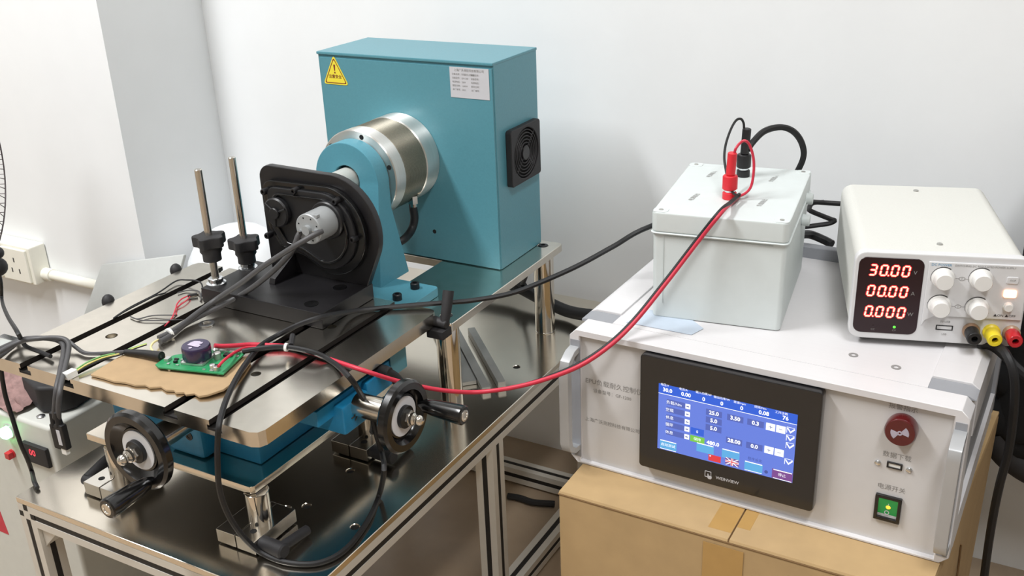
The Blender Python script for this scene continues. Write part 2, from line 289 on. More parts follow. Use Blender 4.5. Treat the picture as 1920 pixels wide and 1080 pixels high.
CABLE = {"long_black": [[-0.36, 1.42, 0.3], [-0.37, 1.405, 0.5], [-0.415, 1.33, 0.585], [-0.4703, 1.185, 0.5893], [-0.5094, 1.1564, 0.5656], [-0.55, 1.1267, 0.5412], [-0.5975, 1.0944, 0.5186], [-0.6279, 1.0753, 0.5076], [-0.6719, 1.0513, 0.5], [-0.7097, 1.0246, 0.5], [-0.7663, 0.9881, 0.4982], [-0.7938, 0.955, 0.5013], [-0.7893, 0.892, 0.5208], [-0.8124, 0.872, 0.5138], [-0.837, 0.8578, 0.5002], [-0.8324, 0.8206, 0.5022], [-0.8116, 0.7682, 0.5022], [-0.7779, 0.7091, 0.5042], [-0.7458, 0.6622, 0.5032], [-0.7464, 0.655, 0.4807], [-0.7464, 0.65, 0.4569], [-0.7529, 0.6522, 0.4197], [-0.7528, 0.6581, 0.3846], [-0.7472, 0.6682, 0.351], [-0.7372, 0.6822, 0.322], [-0.7003, 0.6846, 0.319], [-0.6675, 0.7009, 0.319], [-0.6563, 0.7353, 0.319], [-0.6667, 0.7904, 0.319], [-0.6841, 0.8387, 0.322], [-0.6425, 0.8, 0.3916], [-0.675, 0.8394, 0.3821], [-0.677, 0.8354, 0.41], [-0.682, 0.8362, 0.4341], [-0.687, 0.8292, 0.4619], [-0.6849, 0.8068, 0.5002], [-0.7338, 0.8341, 0.4982], [-0.758, 0.8303, 0.5062], [-0.7937, 0.8258, 0.5072], [-0.8134, 0.8129, 0.5082], [-0.8378, 0.7971, 0.5052]], "motor_upper": [[-0.8235, 0.949, 0.6114], [-0.8269, 0.938, 0.6095], [-0.8419, 0.925, 0.6001], [-0.8682, 0.9176, 0.5834], [-0.8981, 0.9087, 0.5633], [-0.93, 0.8984, 0.5391], [-0.9665, 0.8868, 0.5142], [-0.9719, 0.8565, 0.5062], [-0.9697, 0.8252, 0.5022], [-0.9684, 0.8036, 0.5012], [-0.9713, 0.7874, 0.5002]], "motor_lower": [[-0.8564, 0.949, 0.6081], [-0.8585, 0.942, 0.6021], [-0.8631, 0.935, 0.5861], [-0.8753, 0.9309, 0.5715], [-0.8956, 0.9243, 0.5519], [-0.924, 0.9154, 0.529], [-0.9528, 0.9069, 0.5102], [-0.9676, 0.8756, 0.5022], [-0.9736, 0.8377, 0.4992], [-0.9645, 0.8031, 0.4992], [-0.9628, 0.7819, 0.4992]], "pcb_white": [[-0.9677, 0.784, 0.5002], [-0.9632, 0.7716, 0.5022], [-0.9551, 0.7606, 0.5022], [-0.9404, 0.7529, 0.5022], [-0.9268, 0.7517, 0.5042]], "usb_pcb": [[-0.9178, 0.7437, 0.5062], [-0.9468, 0.7424, 0.5042], [-0.9752, 0.7384, 0.5022], [-1.0066, 0.7277, 0.4982], [-1.0264, 0.7201, 0.4982], [-1.0478, 0.7238, 0.5002], [-1.0631, 0.726, 0.5042], [-1.0871, 0.7267, 0.5042], [-1.1187, 0.715, 0.5022], [-1.1301, 0.7075, 0.5002], [-1.1263, 0.6902, 0.4982], [-1.1161, 0.6625, 0.4982], [-1.1424, 0.6517, 0.4842]], "usb_left": [[-1.1247, 0.6518, 0.5042], [-1.1198, 0.6936, 0.5062], [-1.1022, 0.7045, 0.5102], [-1.0782, 0.7167, 0.5082], [-1.0556, 0.7122, 0.5082], [-1.0404, 0.7005, 0.5042], [-1.006, 0.6666, 0.5002], [-0.9905, 0.648, 0.493], [-0.9921, 0.642, 0.4729], [-0.9984, 0.64, 0.4509]], "usb_right": [[-1.1098, 0.6419, 0.5062], [-1.1034, 0.6845, 0.5122], [-1.0822, 0.6984, 0.5162], [-1.0613, 0.7143, 0.5142], [-1.0474, 0.7148, 0.5102], [-1.0317, 0.6998, 0.5042], [-1.0018, 0.6685, 0.5002], [-0.9794, 0.645, 0.4956], [-0.9789, 0.638, 0.4782], [-0.983, 0.636, 0.4569]], "fan_cord": [[-1.5322, 0.95, 0.4522], [-1.5257, 0.945, 0.4207], [-1.5277, 0.94, 0.3883], [-1.3268, 0.8189, 0.4506], [-1.1141, 0.694, 0.5242], [-1.1095, 0.6956, 0.5082], [-1.1031, 0.6954, 0.5022], [-1.0801, 0.6963, 0.4992], [-1.0573, 0.694, 0.4992]], "hang_cord": [[-1.1847, 0.7, 0.4793], [-1.1606, 0.69, 0.4659], [-1.164, 0.69, 0.4419], [-1.1662, 0.69, 0.4177], [-1.164, 0.69, 0.3903], [-1.1605, 0.69, 0.3504], [-1.1705, 0.7, 0.3153], [-1.1847, 0.71, 0.2858], [-1.113, 0.6667, 0.318], [-1.0952, 0.6579, 0.318]], "thin_black": [[-1.0262, 0.9168, 0.4962], [-1.0363, 0.9302, 0.5062], [-1.0583, 0.9426, 0.5042], [-1.0837, 0.9461, 0.5002], [-1.0991, 0.94, 0.4982], [-1.0913, 0.8973, 0.4972], [-1.089, 0.852, 0.4972], [-1.0865, 0.8266, 0.4962], [-1.0819, 0.8118, 0.4962], [-1.0841, 0.831, 0.4972], [-1.0848, 0.8673, 0.4982], [-1.0874, 0.8888, 0.4972], [-1.0835, 0.9054, 0.4962]], "thin_grey": [[-1.0679, 0.9124, 0.4962], [-1.0617, 0.9236, 0.4962], [-1.0408, 0.9258, 0.4982], [-1.0195, 0.9093, 0.4972], [-1.0215, 0.9057, 0.4902]], "thin_loop": [[-1.0007, 0.8575, 0.4902], [-1.0031, 0.8422, 0.4962], [-1.025, 0.8304, 0.4962], [-1.045, 0.8231, 0.4962], [-1.0666, 0.8262, 0.4962], [-1.0504, 0.8243, 0.4962], [-1.0404, 0.8401, 0.4962], [-1.0164, 0.8505, 0.4972], [-1.014, 0.864, 0.4912]], "thin_red": [[-1.0079, 0.8299, 0.4912], [-1.009, 0.8451, 0.4962], [-1.0251, 0.8674, 0.4972], [-1.0367, 0.8816, 0.4972], [-1.0438, 0.8963, 0.4972], [-1.0439, 0.9084, 0.4972]], "thin_red2": [[-1.014, 0.8582, 0.4952], [-1.029, 0.8719, 0.4962], [-1.032, 0.8897, 0.4972], [-1.0369, 0.9034, 0.4972], [-1.0397, 0.9082, 0.4972]], "jst_green": [[-0.9977, 0.6776, 0.4982], [-0.9996, 0.6983, 0.5002], [-0.9951, 0.7186, 0.5012], [-0.9856, 0.7363, 0.5002], [-0.9809, 0.7553, 0.4992], [-0.9749, 0.7713, 0.4992]], "jst_yellow": [[-0.995, 0.6762, 0.4982], [-0.9949, 0.6959, 0.5002], [-0.9903, 0.7161, 0.5012], [-0.9819, 0.7347, 0.5002], [-0.9791, 0.7537, 0.4992], [-0.9734, 0.7699, 0.4992]], "jst_dark": [[-0.9923, 0.6748, 0.4982], [-0.9901, 0.6936, 0.5002], [-0.9855, 0.7136, 0.5012], [-0.9782, 0.7331, 0.5002], [-0.9773, 0.7521, 0.4992], [-0.972, 0.7686, 0.4992]], "twin_red": [[-0.344, 1.1602, 0.6557], [-0.3446, 1.1291, 0.6556], [-0.3383, 1.07, 0.6618], [-0.3601, 1.06, 0.6283], [-0.3884, 1.035, 0.5811], [-0.4142, 1.002, 0.5395], [-0.4346, 0.972, 0.5162], [-0.4634, 0.953, 0.4938], [-0.5038, 0.942, 0.4724], [-0.5429, 0.9331, 0.4569], [-0.5834, 0.925, 0.4456], [-0.6062, 0.901, 0.453], [-0.6289, 0.8786, 0.4638], [-0.6559, 0.8531, 0.4801], [-0.6825, 0.8289, 0.4992], [-0.7349, 0.8356, 0.4987], [-0.766, 0.8388, 0.4992], [-0.8047, 0.8401, 0.4992], [-0.8306, 0.8308, 0.5002], [-0.8469, 0.8204, 0.5022], [-0.8558, 0.8027, 0.5068], [-0.863, 0.7883, 0.5111], [-0.8668, 0.7812, 0.5142]], "twin_red2": [[-0.8163, 0.8337, 0.4982], [-0.8341, 0.8249, 0.4992], [-0.8455, 0.8113, 0.5022], [-0.8401, 0.7863, 0.5082], [-0.8313, 0.7617, 0.5122], [-0.8275, 0.7462, 0.5112]], "twin_black": [[-0.3413, 1.1468, 0.6607], [-0.3418, 1.1158, 0.6607], [-0.3415, 1.074, 0.662], [-0.3635, 1.064, 0.6284], [-0.3919, 1.039, 0.581], [-0.4179, 1.006, 0.5391], [-0.4384, 0.976, 0.5157], [-0.4674, 0.957, 0.4932], [-0.5077, 0.948, 0.47], [-0.5465, 0.9394, 0.4529], [-0.5878, 0.932, 0.4418], [-0.61, 0.9067, 0.4492], [-0.6322, 0.8832, 0.4608], [-0.6585, 0.8565, 0.4779], [-0.6842, 0.8309, 0.4972], [-0.7361, 0.8368, 0.4972], [-0.7678, 0.8408, 0.4972], [-0.8066, 0.842, 0.4972], [-0.8309, 0.8324, 0.4972]], "red_jump": [[-0.3518, 1.1536, 0.7092], [-0.3502, 1.1536, 0.7152], [-0.3469, 1.1586, 0.7208], [-0.3412, 1.1586, 0.7239], [-0.3359, 1.1614, 0.7179], [-0.3308, 1.1622, 0.7019], [-0.3293, 1.1605, 0.6848], [-0.3307, 1.1575, 0.6689], [-0.3358, 1.1542, 0.6612], [-0.3425, 1.1512, 0.6572]], "black_jump": [[-0.37, 1.2488, 0.7153], [-0.3711, 1.2488, 0.7221], [-0.3733, 1.2438, 0.7279], [-0.3773, 1.237, 0.7271], [-0.3793, 1.2232, 0.7185], [-0.3788, 1.2045, 0.7048], [-0.3753, 1.1895, 0.692], [-0.3688, 1.1775, 0.6803], [-0.361, 1.1656, 0.6683], [-0.3483, 1.1459, 0.6621], [-0.3387, 1.1383, 0.6622]], "loop": [[-0.3637, 1.2488, 0.6874], [-0.3602, 1.2588, 0.6957], [-0.3538, 1.2777, 0.7043], [-0.3446, 1.2937, 0.707], [-0.3344, 1.3075, 0.7053], [-0.3242, 1.3183, 0.698], [-0.3162, 1.3257, 0.6855], [-0.3119, 1.3299, 0.6704], [-0.3126, 1.3307, 0.6577], [-0.3171, 1.33, 0.6441], [-0.3237, 1.335, 0.6293]], "coil": [[-0.3119, 1.33, 0.6029], [-0.3012, 1.34, 0.5982], [-0.2862, 1.36, 0.5925], [-0.2562, 1.37, 0.591]], "coil2": [[-0.2894, 1.375, 0.5883], [-0.3034, 1.37, 0.5865], [-0.3056, 1.36, 0.5815], [-0.3013, 1.355, 0.5798], [-0.2893, 1.365, 0.572], [-0.277, 1.37, 0.5666], [-0.2718, 1.37, 0.565], [-0.2776, 1.365, 0.562], [-0.2908, 1.36, 0.5594], [-0.31, 1.35, 0.5569]], "coil_short": [[-0.3117, 1.345, 0.5473], [-0.3027, 1.37, 0.5402], [-0.2849, 1.375, 0.5332], [-0.2725, 1.37, 0.5304]], "bundle": [[-0.9292, 1.46, 0.3517], [-0.8511, 1.45, 0.3445], [-0.8131, 1.44, 0.3426], [-0.7813, 1.43, 0.3389], [-0.7501, 1.42, 0.3355], [-0.7094, 1.41, 0.3311], [-0.6746, 1.4, 0.3349], [-0.6382, 1.395, 0.34], [-0.5953, 1.395, 0.3366], [-0.4759, 1.395, 0.3084]], "bundle_tail": [[-0.8103, 1.435, 0.3451], [-0.7905, 1.42, 0.3744], [-0.7787, 1.41, 0.4095], [-0.778, 1.41, 0.429]], "psu_out": [[-0.0579, 1.1409, 0.524], [-0.0428, 1.1375, 0.524], [-0.029, 1.1311, 0.518], [-0.0167, 1.1258, 0.51], [0.0008, 1.122, 0.5], [0.0315, 1.1396, 0.48]], "psu_out2": [[-0.0397, 1.135, 0.5271], [-0.0296, 1.11, 0.5327], [-0.0197, 1.1, 0.5202], [-0.0136, 1.1, 0.4957], [-0.0103, 1.11, 0.4516], [-0.0095, 1.12, 0.405], [-0.0124, 1.13, 0.3553], [-0.0134, 1.14, 0.2966], [-0.0122, 1.15, 0.2278], [-0.0096, 1.15, 0.1718]], "cyl_cable": [[-0.8505, 1.19, 0.5739], [-0.8506, 1.19, 0.5621], [-0.85, 1.19, 0.547], [-0.8517, 1.185, 0.5331], [-0.8498, 1.17, 0.5273], [-0.8467, 1.15, 0.5261], [-0.8585, 1.14, 0.5202]], "floor_cable": [[-0.7963, 1.3372, -0.025], [-0.7731, 1.3411, -0.025], [-0.7452, 1.3401, -0.025], [-0.7087, 1.3525, -0.025]]}

# ------------------------------------------------------------------ the room
FL = -.033; WY = 1.53; CX = -1.572; CY = 1.279
struct(MB().box(-4, 3, -3.5, WY, FL - .1, FL), 'floor', 'floor')
struct(MB().box(CX, 3, WY, WY + .15, FL, 2.7), 'wall_back', 'wall')
struct(MB().box(-4, CX, CY, WY + .15, FL, 2.7), 'wall_left', 'wall')
struct(MB().box(-4.12, -4, -3.5, CY, FL, 2.7), 'wall_side', 'wall')
struct(MB().box(3, 3.12, -3.5, WY + .15, FL, 2.7), 'wall_right', 'dim_wall')
struct(MB().box(-4, 3, -3.62, -3.5, FL, 2.7), 'wall_front', 'dim_wall')
struct(MB().box(-4.1, 3.1, -3.6, WY + .15, 2.7, 2.8), 'ceiling', 'ceiling')

# ------------------------------------------------------------------ aluminium bench with its polished base plate
DX0, DX1, DY0, DY1, DZ = -1.1094, -.648, .635, 1.5, .315
bench = thing('workbench', 'silver aluminium profile bench with a mirror polished steel top plate', 'workbench', (-.88, 1.07, FL), world=True)
hx = [(-.757, .785), (-.756, .872), (-.6765, .777), (-.776, .770), (-.90, .80), (-1.03, 1.12), (-.70, 1.22)]
MB().prism([(DX0, DY0), (DX1, DY0), (DX1, DY1), (DX0, DY1)], 'xy', DZ - .009, DZ, .0008, holes=[circle(x, y, .0055, 14) for x, y in hx], seg=1).build('base_plate', 'mirror_plate', bench, label='polished steel base plate with drilled holes')
PR = []
for q in range(4):
    c, s_ = [(1, 0), (0, 1), (-1, 0), (0, -1)][q]
    for u, v in ((.015, -.015), (.015, -.0042), (.0065, -.0042), (.0065, .0042), (.015, .0042)):
        PR.append((u * c - v * s_, u * s_ + v * c))
def profile(a, b, name):
    a = Vector(a); b = Vector(b); ax = max(range(3), key=lambda i: abs(b[i] - a[i])); pl = {0: 'yz', 1: 'xz', 2: 'xy'}[ax]; oth = [i for i in range(3) if i != ax]
    o = MB().prism([(u + a[oth[0]], v + a[oth[1]]) for u, v in PR], pl, a[ax], b[ax]).build(name, 'alu', bench)
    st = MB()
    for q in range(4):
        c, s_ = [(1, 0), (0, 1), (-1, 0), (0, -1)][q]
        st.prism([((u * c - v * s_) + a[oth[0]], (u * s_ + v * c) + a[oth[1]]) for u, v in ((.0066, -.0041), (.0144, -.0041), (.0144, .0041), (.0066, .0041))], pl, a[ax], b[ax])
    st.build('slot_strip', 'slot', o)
zt = DZ - .009 - .015; zb = FL + .02; xl = DX0 + .015; xr = DX1 - .015; yf = DY0 + .015; yb = 1.40
for z, n in ((zt, 'top_rail'), (zb, 'bottom_rail')):
    profile((xl, yf - .015, z), (xl, yb + .015, z), n); profile((xr, yf - .015, z), (xr, yb + .015, z), n)
    for y in (yf, yb): profile((xl + .015, y, z), (xr - .015, y, z), n)
for x in (xl, xr):
    for y in (yf, 1.0667, yb): profile((x, y, FL + .005 if y != 1.0667 else zb + .015), (x, y, zt - .015), 'leg')
gz = zt - .0152
for x, sx in ((xl + .0152, 1), (xr - .0152, -1)):
    MB().prism([(x, gz), (x + sx * .032, gz), (x, gz - .032)], 'xz', yf - .010, yf + .010, .001).build('corner_bracket', 'alu', bench)

# ------------------------------------------------------------------ raised platform on four posts
EX0, EX1, EY0, EY1, EZ = -1.093, -.6959, 1.0396, 1.3788, .4653
plat = thing('raised_platform', 'thick polished steel plate on four round posts carrying the blue cabinet', 'platform', (-.8945, 1.2, DZ), world=True)
for x, y in hx: MB().lathe([(.0054, 0), (0, .0001)], (x, y, DZ - .0022), n=14).build('bolt_hole', 'dark_hole', bench)
def rpoly(x0, x1, y0, y1, r): return rrect(x0, x1, y0, y1, r, 3)
PB = [(-.718, 1.0625), (-1.071, 1.0625), (-.721, 1.3575), (-1.068, 1.3575)]
MB().prism(rpoly(EX0, EX1, EY0, EY1, .006), 'xy', EZ - .0125, EZ, .0008, seg=1,
           holes=[[(-.954, 1.14), (-.835, 1.14), (-.835, 1.2345), (-.954, 1.2345)]] + [circle(x, y, .0085, 16) for x, y in PB]).build('plate', 'steel_plate', plat); underside(plat.children[0])
for x, y in PB:
    p = MB().lathe([(.0165, 0), (.0165, .1365), (.016, .137)], (x, y, DZ + .0006), n=36).build('post', 'chrome', plat)
    MB().torus((x, y, DZ + .001), (0, 0, 1), .0166, .0008, 32, 6).build('seam_ring', 'steel', p)
    MB().lathe([(.0082, -.004), (.0082, .002), (.0068, .0032), (.0036, .0032), (.0034, .0005), (0, .0005)], (x, y, EZ - .002), n=20).build('bolt', 'black_anod', plat)

# ------------------------------------------------------------------ blue drive cabinet
AX0, AX1, AY0, AY1, AZ0, AZ1 = -1.0421, -.7292, 1.236, 1.3677, EZ + .0005, .7785
cabi = thing('drive_cabinet', 'tall teal painted steel cabinet with a yellow warning triangle and side fan', 'cabinet', (-.886, 1.30, EZ), world=True)
t_ = .0045
hous = MB().box(AX0, AX1, AY0 + .002, AY1, AZ0, AZ1 - .0005, .0015)
hous.build('housing', 'teal', cabi)
lip = MB().box(AX0 - .0006, AX1 + .0006, AY0 - .001, AY1 + .001, AZ1 - .0045, AZ1, .0012)
lip.build('lid', 'teal', cabi)
MB().box(AX0 + .005, AX1 - .0015, AY0 - .0008, AY0 + .003, AZ0 + .001, AZ1 - .0085, .0006).build('front_panel', 'teal', cabi)
for x, z in ((-.846, .512), (-1.03, .512)):
    MB().cyl((x, AY0 - .001, z), (x, AY0 + .001, z), .0034, 14).build('screw_hole', 'dark_hole', cabi)
# fan grille on the right side
fy0, fy1, fz0, fz1 = 1.2635, 1.3545, .5885, .6745
fan = MB().prism(rrect(fy0, fy1, fz0, fz1, .005), 'yz', AX1, AX1 + .010, .001, holes=[circle((fy0 + fy1) / 2, (fz0 + fz1) / 2, .0385, 40)], seg=1).build('fan_grille', 'black_matte', cabi, label='square black fan grille with rings')
fc = ((fy0 + fy1) / 2, (fz0 + fz1) / 2)
MB().lathe([(.039, 0), (.039, .0012)], (AX1 + .0002, fc[0], fc[1]), (1, 0, 0), 40).build('filter', 'dark_hole', fan)
for R_ in (.0155, .0205, .0255, .0305, .0352):
    MB().torus((AX1 + .0078, fc[0], fc[1]), (1, 0, 0), R_, .0011, 48, 6).build('ring', 'black_matte', fan)
MB().cyl((AX1 + .004, fc[0], fc[1]), (AX1 + .0098, fc[0], fc[1]), .0112, 28, .001).build('hub', 'black_anod', fan)
for k in range(4):
    a = PI / 4 + k * PI / 2
    MB().tube([(AX1 + .0072, fc[0] + math.cos(a) * .011, fc[1] + math.sin(a) * .011), (AX1 + .0072, fc[0] + math.cos(a) * .039, fc[1] + math.sin(a) * .039)], .0016, 6, 1).build('spoke', 'black_matte', fan)
# warning triangle
ys = AY0 - .0009
def rtri(pts, r):
    out = []; n = len(pts)
    for i in range(n):
        p = Vector(pts[i]); a = (Vector(pts[i - 1]) - p).normalized(); b = (Vector(pts[(i + 1) % n]) - p).normalized()
        for k in range(5):
            t = k / 4; out.append(tuple(p + a * r * (1 - t) ** 2 + b * r * t ** 2))
    return out
tri = [(-1.0335, .7295), (-.985, .7295), (-1.0095, .7745)]
stk = MB().prism(rtri(tri, .006), 'xz', ys - .0005, ys).build('warning_sticker', 'sticker_yellow', cabi, label='yellow triangular warning sticker')
cxy = Vector((-1.0094, .7445))
def sc(f): return [tuple(cxy + (Vector(p) - cxy) * f) for p in rtri(tri, .005)]
MB().prism(sc(.88), 'xz', ys - .0007, ys - .0005, holes=[sc(.80)]).build('border', 'ink_red', stk)
m_ = MB(); m_.prism([(-1.0112, .760), (-1.0076, .760), (-1.0086, .7505), (-1.0102, .7505)], 'xz', ys - .0007, ys - .0005); m_.cyl((-1.0094, ys - .0007, .7478), (-1.0094, ys - .0005, .7478), .0014, 10)
m_.text('注意安全', .0062, T(-1.0094, ys - .0007, .7415) @ FX, bold=.00008); m_.build('lettering', 'ink_red', stk)
# rating plate
rp = MB().box(-.8003, -.7352, ys - .0005, ys, .7258, .7698).build('rating_plate', 'label_silver', cabi, label='silver rating plate with small print')
m_ = MB(); m_.text('上海广沃测控科技有限公司', .0042, T(-.7678, ys - .0007, .7655) @ FX)
for i, (a, b) in enumerate((('设备名称：', '负载耐久控制仪'), ('设备型号：', 'GF-1200'), ('电源电压：', '220V'), ('额定功率：', '1200W'), ('出厂编号：', '2021'))):
    z = .7595 - i * .0055
    m_.text(a, .0032, T(-.7965, ys - .0007, z) @ FX, 'LEFT'); m_.text(b, .0032, T(-.7805, ys - .0007, z) @ FX, 'LEFT'); m_.text(a, .0032, T(-.765, ys - .0007, z) @ FX, 'LEFT')
m_.build('print', 'ink_grey', rp)

# ------------------------------------------------------------------ ribbed brake drum, its bracket and cable
AXX, AXZ = -.8945, .628
drum = thing('brake_drum', 'machined steel drum with a ribbed middle bolted to the blue cabinet', 'drum', (AXX, AY0, AXZ), world=True)
L0 = 1.1225
MB().lathe([(.02, 0), (.0655, 0), (.067, .0015), (.067, .0235), (.0655, .025), (.02, .025)], (AXX, L0, AXZ), (0, 1, 0), 72).build('front_flange', 'turned', drum)
pr = [(.02, .0245)]
for k in range(26):
    h = .025 + k * (.054 / 26); pr += [(.0648, h + .0002), (.0664, h + .0007), (.0664, h + .0013), (.0648, h + .0018)]
pr += [(.0648, .0795), (.02, .0795)]
MB().lathe(pr, (AXX, L0, AXZ), (0, 1, 0), 72).build('ribbed_sleeve', 'knurl', drum)
MB().lathe([(.02, .0793), (.0655, .0793), (.067, .081), (.067, .1118), (.066, .1128), (.02, .1128)], (AXX, L0, AXZ), (0, 1, 0), 72).build('rear_flange', 'turned', drum)
for k in range(6):
    a = math.radians(18 + 60 * k); x = AXX + .0592 * math.cos(a); z = AXZ + .0592 * math.sin(a)
    MB().lathe([(.0036, -.0003), (.0036, .0002), (0, .0002)], (x, L0 - .0001, z), (0, 1, 0), 14).build('bolt_hole', 'dark_hole', drum)
nut = MB(); nut.cyl((-.8495, 1.19, .5835), (-.8495, 1.19, .5715), .0078, 6); nut.cyl((-.8495, 1.19, .5725), (-.8495, 1.19, .5665), .0062, 16); nut.build('cable_gland', 'chrome', drum)
brk = thing('bearing_bracket', 'teal cast bearing bracket with a rounded head in front of the drum', 'bracket', (AXX, 1.09, EZ), world=True)
R_ = .0555; zb_ = EZ + .012
out = [(AXX + R_, zb_), (AXX + R_, .588), (AXX + R_, AXZ)] + [(AXX + R_ * math.cos(PI * k / 28), AXZ + R_ * math.sin(PI * k / 28)) for k in range(1, 28)] + [(AXX - R_, AXZ), (AXX - R_, .588), (AXX - R_, zb_)]
def flare(c):
    t = min(1, max(0, (AXZ - c.z) / (AXZ - zb_)))
    u = min(1, max(0, (.588 - c.z) / (.588 - zb_)))
    return (c.x, c.y - (.0165 * t if c.y < 1.108 else -.030 * u), c.z)
MB().prism(out, 'xz', 1.095, 1.1215, .0018, holes=[circle(AXX, AXZ, .0225, 28)], fn=flare).build('upright', 'teal_bracket', brk)
MB().prism(rpoly(AXX - .1305, AXX + .1305, 1.035, 1.118, .007), 'xy', EZ + .0003, EZ + .0135, .0012).build('foot', 'teal_bracket', brk)
MB().cyl((AXX, 1.06, AXZ), (AXX, L0 + .004, AXZ), .0188, 32, .001).build('shaft', 'alu', brk)
for sx in (-1, 1):
    for y in (1.054, 1.098):
        MB().lathe([(.0066, 0), (.0066, .0082), (.0058, .0092), (.0034, .0092), (.0032, .006), (0, .006)], (AXX + sx * .102, y, EZ + .0133), n=20).build('bolt', 'black', brk)
solo(MB().tube(CABLE['cyl_cable'], .0062, 10), 'drum_cable', 'rubber', 'thick black cable curving down from the underside of the ribbed drum', 'cable')

# ------------------------------------------------------------------ clamp stand (lower plate on posts)
PX0, PX1, PY0, PY1, PZ = -1.041, -.761, .706, 1.00, .3875
cs = thing('clamp_stand', 'low steel plate on four posts with square split feet and clamp levers', 'stand', (-.9, .85, DZ), world=True)
MB().prism([(PX0, PY0), (PX1 - .004, PY0), (PX1, PY0 + .004), (PX1, PY1), (PX0, PY1)], 'xy', PZ - .0095, PZ, .0006, seg=1).build('plate', 'mirror_plate', cs); underside(cs.children[0])
FT = [(-.7735, .716, 1), (-.9985, .714, -1), (-.775, .932, 1), (-1.0, .932, -1)]
for x, y, sd in FT:
    px = x + (.008 if sd > 0 else 0)
    MB().lathe([(.0145, 0), (.0145, .0425), (.014, .0429)], (px, y, DZ + .0195), n=32).build('post', 'chrome', cs)
    f = MB(); b0 = DZ + .0025
    f.box(x - .0295, x - .0008, y - .036, y + .036, b0, b0 + .0175, .0008); f.box(x + .0008, x + .0295, y - .036, y + .036, b0, b0 + .0175, .0008); f.box(x - .02, x + .02, y - .004, y + .036, b0 + .0003, b0 + .0172)
    fo = f.build('split_foot', 'steel', cs)
    fp = MB()
    for dx in (-.02, .02):
        for dy in (-.025, .025): fp.cyl((x + dx, y + dy, DZ + .0002), (x + dx, y + dy, b0 + .001), .006, 12)
    fp.build('foot_pads', 'rubber', fo, kind='stuff')
    MB().lathe([(.0042, 0), (.0042, .0005), (0, .0005)], (x - .014 if sd < 0 else x + .014, y - .02, b0 + .0173), n=14).build('screw_hole', 'dark_hole', fo)
    # clamp lever: hub on the side of the foot with an arm
    hx_ = x + sd * .0295
    lv = MB(); lv.cyl((hx_ - sd * .001, y - .022, b0 + .009), (hx_ + sd * .016, y - .022, b0 + .009), .0072, 18, .001)
    if sd > 0: lv.cyl((hx_ - .001, y - .024, b0 + .010), (hx_ + .036, y - .026, b0 + .010), .0086, 20, .002, .0096); lv.tube([(hx_ + .026, y - .022, b0 + .010), (hx_ + .027, y, b0 + .008), (hx_ + .028, y + .022, b0 + .006)], .0062, 10, 3)
    else: lv.tube([(hx_ - .011, y - .022, b0 + .011), (hx_ - .013, y + .01, b0 + .017), (hx_ - .014, y + .036, b0 + .019)], lambda t: .0068 + .0012 * t, 12, 4)
    lv.build('clamp_lever', 'black_matte', cs)

# ------------------------------------------------------------------ blue cross slide with two handwheels
sl = thing('cross_slide', 'bright blue cross slide with two black handwheels under the slotted table', 'slide', (-.9, .87, PZ), world=True)
b = MB(); z0 = PZ + .0005
b.box(-1.034, -.784, .747, .985, z0, z0 + .030, .0025)
b.prism([(-.97, z0 + .030), (-.84, z0 + .030), (-.862, z0 + .041), (-.948, z0 + .041)], 'xz', .752, .98)
b.build('lower_slide', 'blue', sl)
b = MB(); b.box(-1.03, -.79, .755, .99, z0 + .041, z0 + .060, .002); b.box(-.80, -.715, .778, .955, z0 + .052, z0 + .073, .0015)
b.build('saddle', 'blue', sl)
b = MB(); b.prism([(-1.03, z0 + .060), (-.79, z0 + .060), (-.80, z0 + .072), (-1.02, z0 + .072)], 'xz', .758, 1.0); b.box(-1.06, -.775, .752, 1.003, z0 + .072, .4758, .0015)
b.build('upper_slide', 'blue', sl)
gb = MB(); gb.box(-.812, -.768, .7445, .7475, z0 + .0745, z0 + .0835, .0004); gb.box(-1.052, -1.015, .7445, .7525, z0 + .073, z0 + .085, .0005); gb.build('gap_strip', 'slot', sl, kind='stuff')  # near-black strips drawn in for the dark gap under the table
b = MB(); b.box(-.912, -.852, .724, .749, z0 + .0005, z0 + .052, .006); b.build('front_bearing_block', 'blue', sl)
MB().lathe([(.0058, -.0004), (.0058, .0004), (.003, .0004), (.003, -.0002), (0, -.0002)], (-.872, .7237, z0 + .030), (0, -1, 0), 16).build('set_screw', 'black', sl)
b = MB(); b.box(-.748, -.700, .807, .857, z0 + .029, z0 + .067, .0035); b.build('side_bearing_block', 'blue', sl)
b = MB(); b.tube([(-.6994, .826, z0 + .053), (-.6994, .833, z0 + .047), (-.6994, .826, z0 + .041)], .0008, 6, 1); b.tube([(-.6994, .833, z0 + .047), (-.6994, .820, z0 + .047)], .0008, 6, 1); b.build('arrow_mark', 'ink', sl)
b = MB(); b.box(-.752, -.707, .863, .916, z0 + .044, z0 + .071, .003); b.build('stop_block', 'blue', sl)
b = MB(); b.box(-.775, -.713, .922, .958, z0 + .048, z0 + .083, .002); b.build('end_plate', 'teal', sl)
